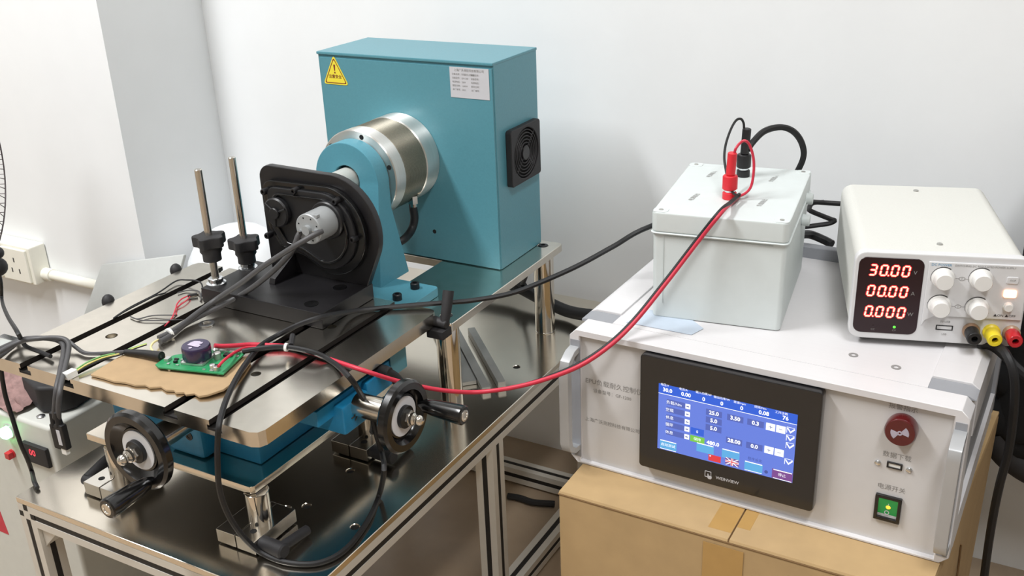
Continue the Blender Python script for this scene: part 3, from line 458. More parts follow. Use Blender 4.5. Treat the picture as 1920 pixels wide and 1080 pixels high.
def handwheel(o, ax, hub_len, hd, R):
    o = Vector(o); x, y, z = frame_of(ax)
    # rim, dished web, dial ring, hub, nut
    wl = MB().lathe([(R - .015, -.007), (R - .004, -.007), (R, -.003), (R, .005), (R - .003, .0085), (R - .011, .0085), (R - .0145, .004), (.0265, -.0005), (.0265, -.006), (R - .015, -.007)], o, ax, 56)
    wl.lathe([(.012, -.006), (.0268, -.006), (.0268, .0008), (.012, .0008)], o, ax, 40)
    wo = wl.build('handwheel', 'black_gloss', sl, label='black handwheel with a pale dial ring')
    MB().lathe([(.0128, .0009), (.0243, .0009), (.0243, .0024), (.0128, .0024), (.0128, .0009)], o, ax, 44).build('dial_ring', 'dial_white', wo)
    MB().lathe([(.0140, .001), (.0140, .0068), (.0132, .0076), (.0, .0076)], o, ax, 36).build('hub_boss', 'black', wo)
    o = o + z * .0072
    h = MB(); h.lathe([(.0092, 0), (.0092, .006)], o, ax, 6); h.lathe([(.0078, .006), (.0078, .010), (.005, .0125)], o, ax, 20); h.lathe([(0, .0125), (.0055, .0125), (.0055, .0145)], o, ax, 16)
    h.ball(o + z * .0165, .0066); h.build('hub_nut', 'steel', wo)
    o = o - z * .0072; MB().lathe([(.0165, -.006), (.0172, -.009), (.0172, -.022), (.015, -.024), (.015, -hub_len)], o, ax, 36).build('bearing_collar', 'steel', sl)
    p = o + x * hd[0] + y * hd[1]
    hn = MB().lathe([(.0035, .004), (.006, .010), (.0085, .014), (.0085, .018), (.0100, .026), (.0120, .060), (.0120, .0665), (.0105, .068)], p, ax, 28).build('crank_handle', 'black_gloss', wo)
    MB().lathe([(.0072, .0676), (.0070, .0690), (.0045, .0692), (.0042, .0682), (0, .0682)], p, ax, 24).build('end_cap', 'steel', hn)
def hoff(o, ax, target):
    x, y, z = frame_of(ax); d = Vector(target) - Vector(o); return (d.dot(x), d.dot(y))
w1 = (-.859, .643, .4485); handwheel(w1, (0, -1, 0), .082, hoff(w1, (0, -1, 0), (-.842, .64, .4165)), .0485)
w2 = (-.637, .8365, .4455); handwheel(w2, (1, 0, 0), .064, hoff(w2, (1, 0, 0), (-.63, .8655, .4475)), .0445)
def lever(hub0, hub1, arm, r=.0068):
    m = MB(); m.cyl(hub0, hub1, r, 18, .001); m.tube(arm, lambda t: .0055 + .0022 * t, 12, 4); m.build('lock_lever', 'black_matte', sl)
lever((-.732, .889, z0 + .080), (-.690, .889, z0 + .077), [(-.695, .890, z0 + .078), (-.692, .900, z0 + .066), (-.688, .908, z0 + .050)], .0075)
for y in (.8548, .9811):
    m = MB(); m.cyl((-1.06, y, .472), (-1.140, y, .481), .004, 12); m.ball((-1.143, y, .492), .0085, (1, 1.1, 1.3)); m.cyl((-1.143, y, .474), (-1.143, y, .49), .006, 12); m.build('lock_knob', 'black_matte', sl)

# ------------------------------------------------------------------ slotted steel table
BX0, BX1, BY0, BY1, BZ, BT = -1.134, -.7007, .6695, 1.0184, .4942, .0183
tb = thing('slotted_table', 'ground steel table plate with four long T-slots', 'table', (-.917, .84, BZ - BT), world=True)
SX = [-1.078, -1.001, -.8305, -.764]
def tcs(x0, x1, fillet):       # cross section of the table in xz
    p = [(x0, BZ - BT)]
    return p
poly = [(BX0, BZ), (BX0, BZ - BT), (BX1, BZ - BT), (BX1, BZ)]
for sx in reversed(SX):
    a, d, wd = .0070, .0062, .0108
    poly += [(sx + a, BZ), (sx + a, BZ - d), (sx + wd, BZ - d), (sx + wd, BZ - .0125), (sx - wd, BZ - .0125), (sx - wd, BZ - d), (sx - a, BZ - d), (sx - a, BZ)]
def corner(c):
    if c.x > BX1 - .001 and c.y < BY0 + .001: return (c.x - .009, c.y, c.z)
    return c
mb = MB()
bm_ = bmesh.new(); 
def tabl():
    r = MB(); r.prism(poly, 'xz', BY0, BY1, 0); return r
tt = tabl()
# cut the corner chamfers and the through holes with booleans on the real plate
def cutter():
    c = MB()
    for x in (-1.0437, -.7984):
        for y in (.7747, .9175): c.cyl((x, y, BZ - .03), (x, y, BZ + .01), .0062, 20); c.cyl((x, y, BZ - .006), (x, y, BZ + .01), .0078, 20)
    ch = .012
    for cx_, cy_, s1, s2 in ((BX1, BY0, 1, -1), (BX1, BY1, 1, 1), (BX0, BY1, -1, 1)):
        c.prism([(cx_ + s1 * .01, cy_ + s2 * .01), (cx_ + s1 * .01, cy_ - s2 * ch), (cx_, cy_ - s2 * ch), (cx_ - s1 * ch * .3, cy_ - s2 * ch * .3), (cx_ - s1 * ch, cy_), (cx_ - s1 * ch, cy_ + s2 * .01)], 'xy', BZ - .04, BZ + .01)
    return c
top = tt.build('table_plate', 'steel_plate', tb)
co = cutter().build('cutter', 'dark_hole', tb)
md = top.modifiers.new('b', 'BOOLEAN'); md.object = co; md.operation = 'DIFFERENCE'; md.solver = 'EXACT'
dg = bpy.context.evaluated_depsgraph_get(); dg.update()
nm = bpy.data.meshes.new_from_object(top.evaluated_get(dg)); top.modifiers.clear(); top.data = nm
nm.materials.clear(); nm.materials.append(M['steel_plate'])
bpy.data.objects.remove(co)
nm.materials.append(M['slot_shade'])  # darker steel paints in the shade inside the T-slots
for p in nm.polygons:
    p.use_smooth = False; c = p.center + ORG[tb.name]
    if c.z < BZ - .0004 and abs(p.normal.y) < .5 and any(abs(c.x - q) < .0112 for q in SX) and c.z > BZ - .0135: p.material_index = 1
underside(top)
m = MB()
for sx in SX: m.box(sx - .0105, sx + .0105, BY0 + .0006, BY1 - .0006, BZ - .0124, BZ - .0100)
m.build('slot_bottom', 'slot', tb, kind='stuff')  # near-black floor strips, the same painted slot shade
for x in (-1.0437, -.7984):
    for y in (.7747, .9175): MB().lathe([(.0061, 0), (0, .0001)], (x, y, BZ - .0075), n=18).build('bolt_hole', 'dark_hole', tb)
# ratchet lever clamped to the table's right side
m = MB(); m.cyl((-.712, 1.012, .4815), (-.683, 1.012, .4795), .0068, 18, .001); m.tube([(-.688, 1.012, .480), (-.688, 1.019, .497), (-.690, 1.030, .520)], lambda t: .0062 + .0014 * t, 12, 4); m.box(-.708, -.682, .998, 1.020, .462, .474, .001)
m.build('ratchet_lever', 'black_matte', tb)

# ------------------------------------------------------------------ black motor fixture, gear motor, clamping studs
GZ = .5165
fx = thing('motor_fixture', 'matt black steel angle fixture with a rounded upright plate on the slotted table', 'fixture', (-.9, .98, BZ), world=True)
MB().box(-1.012, -.803, .905, 1.016, BZ + .0004, GZ, .0012).build('base', 'black_anod', fx)
UP = [(-.972, GZ - .001), (-.9725, .645)]
for k in range(7): a = math.radians(180 - 15 * k); UP.append((-.9535 + .019 * math.cos(a), .650 + .019 * math.sin(a)))
UP += [(-.865, .6675)]
for k in range(13): a = math.radians(84 - 8.6 * k); UP.append((-.8535 + .0765 * math.cos(a), .5915 + .0765 * math.sin(a)))
UP += [(-.804, GZ - .001)]
MB().prism(UP, 'xz', 1.004, 1.016, .0022).build('upright_plate', 'black_anod', fx)
g = MB(); g.prism([(1.005, .545), (1.005, GZ), (.955, GZ), (.958, GZ + .008), (1.0, .545)], 'yz', -.934, -.924, .0008); g.build('gusset', 'black_anod', fx)
for x, y in ((-.835, .925), (-.835, .985)):
    b = MB(); b.lathe([(.0095, 0), (.0095, .0012), (0, .0012)], (x, y, GZ - .0003), n=24); b.build('washer', 'black_gloss', fx)
gm = thing('gear_motor', 'small grey DC motor on a black plastic gear housing', 'motor', (-.86, 1.004, GZ + .04), world=True)
HO = []
for k in range(7): a = math.radians(180 - 15 * k); HO.append((-.944 + .016 * math.cos(a), .636 + .016 * math.sin(a)))
HO += [(-.866, .6535)]
for k in range(19): a = math.radians(84 - 10 * k); HO.append((-.8545 + .0625 * math.cos(a), .5915 + .0625 * math.sin(a)))
HO += [(-.90, .548), (-.94, .556), (-.958, .585)]
MB().prism(HO, 'xz', .994, 1.0035, .002).build('gear_housing', 'black_gloss', gm)
b = MB()
def inset(p, c, f): return [(c[0] + (x - c[0]) * f, c[1] + (z - c[1]) * f) for x, z in p]
b.prism(inset(HO, (-.875, .60), .86), 'xz', .988, .9945, .002); b.build('housing_cover', 'black', gm)
b = MB(); b.prism(inset(HO, (-.872, .60), .74), 'xz', .9845, .9885, .0015, holes=[inset(HO, (-.872, .60), .69)]); b.build('cover_rib', 'black_gloss', gm)
b = MB(); b.lathe([(.026, 0), (.026, -.006), (.0245, -.0075), (.0212, -.0075), (.0212, 0)], (-.843, .988, .612), (0, 1, 0), 40); b.build('motor_collar', 'black', gm)
b = MB(); b.cyl((-.928, .9885, .612), (-.928, .979, .612), .021, 30, .002); b.cyl((-.928, .979, .612), (-.928, .975, .612), .008, 20, .001)
for k in range(3):
    a = 2.1 * k + .4; b.tube([(-.928 + .006 * math.cos(a), .9785, .612 + .006 * math.sin(a)), (-.928 + .020 * math.cos(a), .9785, .612 + .020 * math.sin(a))], .0016, 6, 1)
b.build('gear_boss', 'black', gm)
for x, z in ((-.951, .637), (-.897, .6445), (-.829, .6385), (-.806, .589), (-.955, .573)):
    b = MB(); b.lathe([(.0045, 0), (.0045, .009), (.0038, .0105), (.0022, .0105), (.002, .008), (0, .008)], (x, .9945, z), (0, -1, 0), 16); b.build('screw', 'black_anod', gm)
mx_, mz_ = -.843, .612
can = MB().lathe([(.004, 0), (.0196, 0), (.0206, .001), (.0206, .0425)], (mx_, .945, mz_), (0, 1, 0), 44).build('motor_can', 'motor_grey', gm, label='grey metal motor can')
b = MB(); b.lathe([(.0048, -.006), (.0062, -.006), (.0062, 0), (.0075, .0002)], (mx_, .945, mz_), (0, 1, 0), 24); b.cyl((mx_, .9405, mz_), (mx_, .945, mz_), .0049, 16); b.build('bearing_boss', 'motor_grey', can)
for k in range(8):
    a = math.radians(22 + 45 * k); MB().lathe([(.0011, -.0003), (0, -.0003)], (mx_ + .0158 * math.cos(a), .945, mz_ + .0158 * math.sin(a)), (0, 1, 0), 8).build('vent_hole', 'dark_hole', can)
for dx, dz in ((-.012, -.003), (.0125, .0005)):
    MB().box(mx_ + dx - .0022, mx_ + dx + .0022, .9395, .9455, mz_ + dz - .0005, mz_ + dz + .0005).build('terminal', 'zinc', can)
MB().box(mx_ + .006, mx_ + .0145, .9475, .954, mz_ + .0158, mz_ + .0200, .0006).build('crimp_tab', 'motor_grey', can)
def star(o, z, R, n=6, k=8):
    out = []
    for i in range(n * k):
        a = 2 * PI * i / (n * k); q = math.cos(n * a); out.append((o[0] + (R * (.86 + .14 * max(-.65, q))) * math.cos(a), o[1] + (R * (.86 + .14 * max(-.65, q))) * math.sin(a)))
    return out
for i, (y, zk, lb) in enumerate(((.925, .577, 'steel clamping stud with its black star knob, nearer of the two studs'), (.988, .551, 'steel clamping stud with its black star knob, farther of the two beside the motor plate'))):
    st = thing('clamping_stud', lb, 'stud', (-1.002, y, GZ), world=True, group='clamping studs on the fixture base')
    MB().lathe([(0, 0), (.0051, 0), (.0051, .1625), (.0042, .1635), (0, .1635)], (-1.002, y, GZ + .0002), n=20).build('rod', 'steel', st)
    b = MB(); b.prism(star((-1.002, y), zk, .0235, 5), 'xy', zk - .004, zk + .0115, .0025); b.build('star_knob', 'black_matte', st)
    b = MB(); b.lathe([(.0145, 0), (.0150, -.008), (.0125, -.012), (.0125, -.0215), (.0055, -.0215)], (-1.002, y, zk - .0035), n=28); b.build('knob_collar', 'black_matte', st)
    b = MB(); b.lathe([(.0054, 0), (.0135, 0), (.0135, .0022), (.0100, .0036), (.0100, .0085), (.0086, .0095), (.0054, .0095)], (-1.002, y, GZ + .0002), n=32); b.build('flange_nut', 'zinc', st)
    MB().lathe([(.0042, 0), (.0042, .0004), (0, .0004)], (-1.002 + .0092, y - .004, GZ + .0056), Vector((1, -.45, .25)), 14).build('nut_hole', 'dark_hole', st)

# ------------------------------------------------------------------ things lying on the table
solo(MB().lathe([(.0065, 0), (.0105, 0), (.0105, .0013), (.0065, .0013), (.0065, 0)], (0, 0, 0), n=28), 'washer', 'zinc', 'loose flat steel washer lying on the slotted table', 'washer').location = (-.9555, .8545, BZ + .0003)
cp = [(-.9745, .6841), (-.979, .715), (-.9811, .738), (-.955, .7505), (-.9264, .7575), (-.888, .778), (-.8498, .7962), (-.832, .800), (-.8218, .7917), (-.812, .770), (-.8011, .7423), (-.7987, .7225), (-.8074, .706), (-.815, .7002), (-.825, .7032), (-.832, .697), (-.8385, .7005), (-.8465, .6958), (-.853, .6992), (-.862, .6955), (-.8733, .6990), (-.884, .692), (-.8935, .6940), (-.905, .6885), (-.92, .6885), (-.9348, .6845), (-.955, .685)]
cb = thing('cardboard_piece', 'torn flat piece of brown cardboard under the circuit board', 'cardboard', (-.89, .74, BZ), world=True)
MB().prism(cp, 'xy', BZ + .0006, BZ + .0034, .0004, seg=1, fn=lambda c: (c.x, c.y, c.z + .002 * max(0, (c.x + .84) / .04) ** 2 * (c.z > 0))).build('sheet', 'cardboard', cb)
# circuit board: local frame with x along its length
p0 = Vector((-.8985, .7265)); ux = Vector((.0785, .0195)).normalized()
yaw = math.degrees(math.atan2(ux.y, ux.x))
pz = BZ + .0072
pc = thing('circuit_board', 'green circuit board with a shiny purple capacitor on the cardboard', 'circuit board', (p0.x, p0.y, pz), yaw)
MB().prism([(-.014, .006), (-.006, 0), (.08, .0), (.078, .055), (.030, .056), (.024, .050), (-.004, .034), (-.013, .022)], 'xy', 0, .0016).build('board', 'pcb', pc)
b = MB()
for x, y in ((.006, .004), (.07, .006), (.03, .045), (.07, .05)): b.cyl((x, y, -.0037), (x, y, 0), .0022, 10)
b.build('standoffs', 'solder', pc, kind='stuff')
ic = (.031, .0270)
b = MB(); b.box(ic[0] - .0155, ic[0] + .0155, ic[1] - .0155, ic[1] + .0155, .0016, .005, .003); b.build('capacitor_foot', 'solder', pc)
capo = MB().lathe([(.0, .004), (.0165, .004), (.0172, .006), (.0172, .0185), (.0160, .0208), (.0, .0212)], (ic[0], ic[1], .001), n=40).build('capacitor', 'cap_purple', pc, label='purple capacitor with a bright reflective top')
b = MB(); b.prism([(-.0088, -.004), (-.0085, .003), (-.006, .0075), (.001, .0085), (.0032, .0065), (.0062, .0068), (.0072, .003), (.0045, .0005), (.008, -.001), (.0072, -.0065), (.001, -.0058), (-.004, -.0045)], 'xy', 0, .0003, fn=lambda c: (c.x + ic[0], c.y + ic[1], c.z + .0223)); b.cyl((ic[0] - .001, ic[1] - .0098, .0222), (ic[0] - .001, ic[1] - .0098, .0225), .0021, 12); b.build('reflective_mark', 'cap_top', capo)
comps = [('chip', 'chip', (.058, .012, .009, .006, .0022)), ('chip', 'chip', (.057, .040, .010, .007, .003)), ('connector', 'solder', (-.008, .015, .006, .008, .0035)), ('inductor', 'chip', (.006, .013, .004, .004, .003)), ('resistor', 'solder', (.010, .022, .004, .002, .0012)), ('resistor', 'solder', (.012, .008, .004, .002, .0012)), ('resistor', 'solder', (.060, .003, .005, .002, .0012)), ('resistor', 'solder', (.066, .0035, .003, .002, .0012)), ('resistor', 'solder', (.050, .004, .004, .002, .0012)), ('chip', 'chip', (.002, .021, .005, .003, .0018)), ('resistor', 'solder', (.0, .008, .003, .0035, .0014)), ('resistor', 'solder', (.072, .042, .004, .003, .0015)), ('resistor', 'solder', (.066, .049, .004, .003, .0015)), ('resistor', 'solder', (.0585, .052, .006, .003, .0018)), ('resistor', 'solder', (.046, .050, .009, .004, .003))]
for n, m, (x, y, sx, sy, h) in comps: MB().box(x, x + sx, y, y + sy, .0016, .0016 + h, .0003).build(n, m, pc)
b = MB(); b.lathe([(.0034, 0), (.0034, .006), (.0026, .0066), (0, .0066)], (.0615, .0085, .0016), n=18); b.build('terminal_post', 'solder', pc); b = MB(); b.lathe([(.0034, 0), (.0034, .005), (.0018, .0056), (.0016, .004), (0, .004)], (.0675, .0065, .0016), n=18); b.build('terminal_post', 'solder', pc)
b = MB(); b.lathe([(.0042, 0), (.0042, .0075), (.0034, .0082), (0, .0082)], (.053, .035, .0016), n=20); b.build('button', 'alu_dull', pc)
b = MB(); b.lathe([(.004, 0), (.0036, .003), (.0015, .0045), (0, .0048)], (.040, .052, .0016), n=14); b.build('solder_blob', 'solder', pc)

# ------------------------------------------------------------------ wires and cables
def cable(name, path, r, m, label, cat='cable', group=None): return solo(MB().tube(CABLE[path], r, 8), name, m, label, cat, group)
def lead(name, path, r, m, label, cat='cable', loc=None):
    p = CABLE[path]; t = thing(name, label, cat, p[0], world=True); MB().tube(p, r, 8).build('sheath', m, t); return t
def band(parent, path, i, r, m, w_=.0016, name='cable_tie'):
    p = [Vector(q) for q in CABLE[path]]; a = p[i]; d = (p[i + 1] - p[i - 1]).normalized()
    MB().cyl(a - d * w_, a + d * w_, r, 14).build(name, m, parent)
lb_ = lead('long_black_cable', 'long_black', .0034, 'rubber', 'long black cable from behind the grey box over the table and looping under it')
n_ = len(CABLE['long_black']); band(lb_, 'long_black', n_ - 3, .0052, 'white_plastic'); 
pa, pb = Vector(CABLE['long_black'][n_ - 3]), Vector(CABLE['long_black'][n_ - 2])
MB().tube([pa + Vector((.004, .004, .001)), pa + Vector((-.010, .024, .003))], .0036, 8, 1).build('heat_shrink', 'black_matte', lb_)
ml = thing('motor_lead', 'pair of black sleeved wires from the grey motor down to the circuit board', 'cable', CABLE['motor_upper'][0], world=True)
for k in ('motor_upper', 'motor_lower'): MB().tube(CABLE[k], .0037, 10).build('sleeved_wire', 'rubber_grey', ml)
a = Vector(CABLE['motor_upper'][-1]); d = (a - Vector(CABLE['motor_upper'][-3])).normalized(); tie = Vector(CABLE['motor_upper'][-2])
MB().cyl(tie - d * .001 - Vector((0, 0, .001)), tie + d * .003 - Vector((0, 0, .001)), .0074, 18).build('cable_tie', 'white_plastic', ml)
MB().tube(CABLE['pcb_white'], .0014, 8).build('cream_wire', 'wire_cream', ml)
us = lead('usb_cable', 'usb_pcb', .0026, 'rubber_grey', 'dark grey cable plugged into the left end of the green circuit board')
q = [Vector(v) for v in CABLE['usb_pcb']]
MB().tube([q[0], q[1], q[2]], lambda t: .0058 - .0022 * t, 12, 5).build('plug', 'rubber', us)
hl = thing('hanging_usb_lead', 'two grey plug leads side by side hanging over the front edge of the table', 'cable', CABLE['usb_left'][0], world=True)
for k in ('usb_left', 'usb_right'): MB().tube(CABLE[k], .0032, 10).build('cord', 'rubber_grey', hl)
for k, dx in (('usb_left', 0), ('usb_right', .0025)):
    e = Vector(CABLE[k][-1]); b = MB()
    b.tube([e + Vector((0, 0, .012)), e + Vector((0, 0, 0)), e + Vector((0, 0, -.006))], lambda t: .0034 + .0016 * t, 10, 3)
    b.box(e.x - .0056, e.x + .0056 + dx, e.y - .004, e.y + .004, e.z - .036, e.z - .003, .0016); pg = b.build('plug_body', 'rubber', hl)
    if dx:
        MB().box(e.x - .003, e.x + .003, e.y - .0044, e.y - .0038, e.z - .030, e.z - .010, 0).build('grey_stripe', 'label_silver', pg); MB().box(e.x - .0042, e.x + .0042, e.y - .0028, e.y + .0028, e.z - .044, e.z - .0355, .0006).build('metal_tip', 'white_plastic', pg)
cable('fan_cord', 'fan_cord', .0028, 'rubber', 'black cord hanging from the wire fan onto the left edge of the table', 'cord')
cable('hanging_cable', 'hang_cord', .0030, 'rubber', 'black cord hanging in front of the grey cabinet with the green lamp', 'cord')
cable('sensor_wire', 'thin_black', .0011, 'rubber', 'thin black looped wire lying across the leftmost table slot', 'wire', 'thin wires on the slotted table')
cable('sensor_wire', 'thin_grey', .0010, 'rubber_grey', 'short thin grey wire curling round the corner of the black fixture base', 'wire', 'thin wires on the slotted table')
cable('sensor_wire', 'thin_loop', .0009, 'rubber_grey', 'thin grey wire loop between the two left table slots', 'wire', 'thin wires on the slotted table')
rd = thing('red_wire', 'thin red wire pair with a small dark plug beside the fixture', 'wire', CABLE['thin_red'][0], world=True)
MB().tube(CABLE['thin_red'], .0010, 8).build('strand', 'red_wire', rd); MB().tube(CABLE['thin_red2'], .0008, 8).build('strand', 'red_wire', rd)
e = Vector(CABLE['thin_red'][-1]); MB().tube([e, e + Vector((.004, .005, .0004)), e + Vector((.008, .010, .0006))], .0021, 8, 2).build('plug', 'rubber', rd)
js = thing('connector_lead', 'green, yellow and dark wires ending in a small white connector plug', 'cable', CABLE['jst_green'][0], world=True)
for k, m in (('jst_green', 'wire_green'), ('jst_yellow', 'wire_yellow'), ('jst_dark', 'rubber')): MB().tube(CABLE[k], .0009, 8).build('wire', m, js)
a = Vector(CABLE['jst_yellow'][0]); d = (Vector(CABLE['jst_yellow'][1]) - a).normalized(); s_ = Vector((-d.y, d.x, 0)).normalized(); u_ = Vector((0, 0, 1))
def oriented(c, d, s_, u_, l, w_, h, bev=.0006): return MB().hexa([c + d * i * l + s_ * j * w_ + u_ * k * h for k in (-1, 1) for i, j in ((-1, -1), (1, -1), (1, 1), (-1, 1))], bev)
oriented(a - d * .004 + Vector((0, 0, .001)), Vector((d.x, d.y, 0)).normalized(), s_, u_, .0072, .0048, .0042).build('plug', 'white_plastic', js)
tw = thing('twin_lead', 'long red and black test lead running from the grey box to the circuit board', 'cable', CABLE['twin_red'][0], world=True)
MB().tube(CABLE['twin_red'], lambda t: .0020 + .0008 * min(1, t * 3), 10).build('red_wire', 'red_wire', tw); MB().tube(CABLE['twin_black'], .0024, 10).build('black_wire', 'rubber', tw); MB().tube(CABLE['twin_red2'], .0018, 8).build('red_branch', 'red_wire', tw)
MB().tube(CABLE['red_jump'], .0017, 8).build('red_tail', 'red_wire', tw); MB().tube(CABLE['black_jump'], .0016, 8).build('black_tail', 'rubber', tw)
JBZ = .5167 + .1355
for c, m, dz in (([-0.3553, 1.1536, 0.6522], 'red_plug', .0), ([-0.3674, 1.2488, 0.6522], 'black', 1)):
    x, y, _ = c
    b = MB(); b.cyl((x, y, JBZ + .0295), (x + .0012, y, JBZ + (.0575 if dz == 0 else .063)), .0056, 20, .001); b.cyl((x, y, JBZ + .028), (x, y, JBZ + .034), .0045, 16); b.build('banana_plug', m, tw)
cable('loop_cable', 'loop', .0042, 'rubber', 'thick black cable arching from the black plug down behind the grey box')
cl = thing('coiled_cable', 'black cord zigzagging between the grey box and the power supply', 'cord', CABLE['coil'][0], world=True)
for k in ('coil', 'coil2', 'coil_short'): MB().tube(CABLE[k], .0034 if k != 'coil_short' else .006, 8).build('cord_run', 'rubber', cl)
bd = thing('cable_bundle', 'thick black cable bundle lying along the back of the bench behind the posts', 'cable', CABLE['bundle'][0], world=True)
MB().tube(CABLE['bundle'], .0105, 12).build('bundle', 'rubber', bd); MB().tube(CABLE['bundle_tail'], .004, 8).build('tail', 'rubber_grey', bd)
p_ = Vector(CABLE['bundle'][2]); MB().tube([p_ + Vector((-.012, .004, .004)), p_ + Vector((.004, -.004, .012)), p_ + Vector((.014, -.01, .006))], .008, 8, 3).build('knot', 'rubber', bd)
cable('output_cable', 'psu_out', .0055, 'rubber', 'thick black cable leaving from under the red terminal of the power supply')
cable('output_cable', 'psu_out2', .0048, 'rubber', 'black cable hanging down past the right side of the white controller')
cable('floor_cable', 'floor_cable', .006, 'rubber', 'short black cable on the floor under the bench')

# ------------------------------------------------------------------ bars lying on the base plate
for i, (x, y, wd, h, ln, lb) in enumerate(((-.700, 1.128, .013, .009, .21, 'left one of two narrow grey aluminium bars lying on the base plate'), (-.6845, 1.1475, .012, .012, .20, 'right one of two narrow grey aluminium bars lying on the base plate'), (-.738, 1.135, .03, .006, .19, 'wide grey aluminium strip lying on the base plate beside two narrow bars'))):
    d = Vector((-.128, .131, 0)).normalized(); s_ = Vector((-d.y, d.x, 0)); c = Vector((x, y, DZ + .0006 + h / 2)) + d * ln / 2
    solo(oriented(Vector((0, 0, 0)), d, s_, Vector((0, 0, 1)), ln / 2, wd / 2, h / 2, .0006), 'aluminium_bar', 'alu_dull', lb, 'bar', 'aluminium bars on the base plate').location = c

# ------------------------------------------------------------------ white controller with touch screen
CL = (-.4976, 1.0005, .5162)
ct = thing('controller', 'white instrument case with a blue touch screen standing on the cardboard box', 'controller', CL, -1.3)
W, HH = .4515, .188
def cham(x0, x1, z0, z1, c): return [(x0 + c, z0), (x1 - c, z0), (x1, z0 + c), (x1, z1 - c), (x1 - c, z1), (x0 + c, z1), (x0, z1 - c), (x0, z0 + c)]
bz = MB().prism(cham(-.001, W, -HH, 0, .009), 'xz', 0, .034, .0008, holes=[[(.0125, -.1845), (.4365, -.1845), (.4365, -.0088), (.0125, -.0088)]], seg=1)
bz.build('front_bezel', 'controller_white', ct)
MB().box(.0120, .4370, .006, .010, -.1850, -.0083).build('front_panel', 'panel_white', ct)
MB().box(.004, .446, .010, .345, -.187, -.0045).build('body', 'groove_grey', ct)
MB().box(.0405, .4035, .0342, .345, -.0045, 0).build('top_cover', 'controller_white', ct)
for x0, x1 in ((-.001, .0405), (.4035, W)):
    b = MB(); lo = x0 < .1
    pts = [(x0, -.0045), (x0, -.002), (x0 + .008, .0022), (x1, .0022), (x1, -.0045)] if lo else [(x0, -.0045), (x0, .0022), (x1 - .008, .0022), (x1, -.004), (x1, -.0045)]
    b.prism(pts, 'xz', .060, .345, .0004, seg=1); b.build('top_rail', 'controller_white', ct)
    gi = [(u, min(v, -.0004)) for u, v in pts]; b = MB(); b.prism([(u, v if v < -.002 else v) for u, v in gi], 'xz', .0342, .0598); b.build('corner_insert', 'groove_grey', ct)
    b = MB(); xa, xb = (x0 + .0005, x0 + .006) if lo else (x1 - .006, x1 - .0005)
    b.prism([(xa, -.06), (xa, -.0046), (xb, -.0046), (xb, -.06)] if True else 0, 'xz', .060, .345); b.prism([(xa, -.187), (xa, -.150), (xb, -.150), (xb, -.187)], 'xz', .034, .345); b.build('side_cover', 'controller_white', ct)
MB().prism(cham(-.001, W, -HH, .0165, .009), 'xz', .345, .360, .001, seg=1).build('rear_bezel', 'groove_grey', ct)
for x, y in ((.3177, .0752), (.3654, .0658)): MB().lathe([(.0026, 0), (.0052, 0), (.0052, .0005), (.0026, .0005), (.0026, 0)], (x, y, .0001), n=24).build('eyelet', 'ink_grey', ct)
for x0, x1 in ((-.0005, .0125), (.4372, .4505)):
    o_ = [(.004, -.022), (-.012, -.024), (-.026, -.032), (-.031, -.044), (-.031, -.146), (-.026, -.158), (-.012, -.167), (.004, -.169)]
    i_ = [(.004, -.161), (-.011, -.159), (-.019, -.153), (-.021, -.144), (-.021, -.046), (-.019, -.038), (-.011, -.032), (.004, -.031)]
    MB().prism(o_ + i_, 'yz', x0, x1, .0012).build('handle', 'handle_grey', ct, label='satin grey bow handle')
    MB().box(x0 + .001, x1 - .001 if x0 > .1 else x1 + .001, -.0006, .0004, -.178, -.014).build('handle_plate', 'groove_grey', ct)
for s_, h_, x, z in (('EPU负载耐久控制仪', .0088, .0555, -.0700), ('设备型号：GF-1200', .0060, .0535, -.0818), ('上海广沃测控科技有限公司', .0062, .0535, -.1245)): MB().text(s_, h_, T(x, .0058, z) @ FX).build('title_lettering', 'ink_grey', ct)
for s_, x, z in (('报警指示', .3863, -.0148), ('数据下载', .3862, -.0736), ('电源开关', .3847, -.1143)): MB().text(s_, .0074, T(x, .0058, z) @ FX).build('caption', 'ink_grey', ct)
# touch screen
h0, h1, g0, g1 = .0956, .3073, -.1625, -.0098
hm = MB().prism(rrect(h0, h1, g0, g1, .005), 'xz', -.0078, .006, .0022).build('touch_panel', 'hmi_black', ct, label='black framed touch screen')
yy = -.0079
scn = MB().box(.1198, .2823, yy - .0002, yy, -.1306, -.0428).build('screen', 'scr_blue', hm, label='lit blue touch screen display')
def q2(m, x0, x1, z0, z1, d=.0003): m.quad((x0, yy - d, z0), (x1, yy - d, z0), (x1, yy - d, z1), (x0, yy - d, z1)); return m
q2(MB(), .1198, .2823, -.0550, -.0428).build('header_band', 'scr_band', hm)
m_ = MB(); q2(m_, .1198, .2823, -.0556, -.0549, .0004)
PADS = [[0.1564, -0.0645], [0.1562, -0.0747], [0.1562, -0.085], [0.1562, -0.0947], [0.1563, -0.105]]; CELLS = [[0.1879, -0.0654], [0.1881, -0.0753], [0.1882, -0.0853], [0.213, -0.0656], [0.2365, -0.0655], [0.2131, -0.0955], [0.2368, -0.0956]]; PM = [[0.2536, -0.0656], [0.2651, -0.0656], [0.2536, -0.0955], [0.2652, -0.0956]]; CHK = [[0.2764, -0.0642], [0.2766, -0.0741], [0.2768, -0.0838], [0.2768, -0.1047]]; BTN = [[0.1335, -0.1233], [0.1792, -0.1148], [0.21, -0.1143], [0.2373, -0.1228], [0.2703, -0.124]]
for x, z in PADS: q2(m_, x - .0030, x + .0030, z - .0032, z + .0032, .0004)
for x, z in PM: q2(m_, x - .0052, x + .0052, z - .0046, z + .0046, .0004)
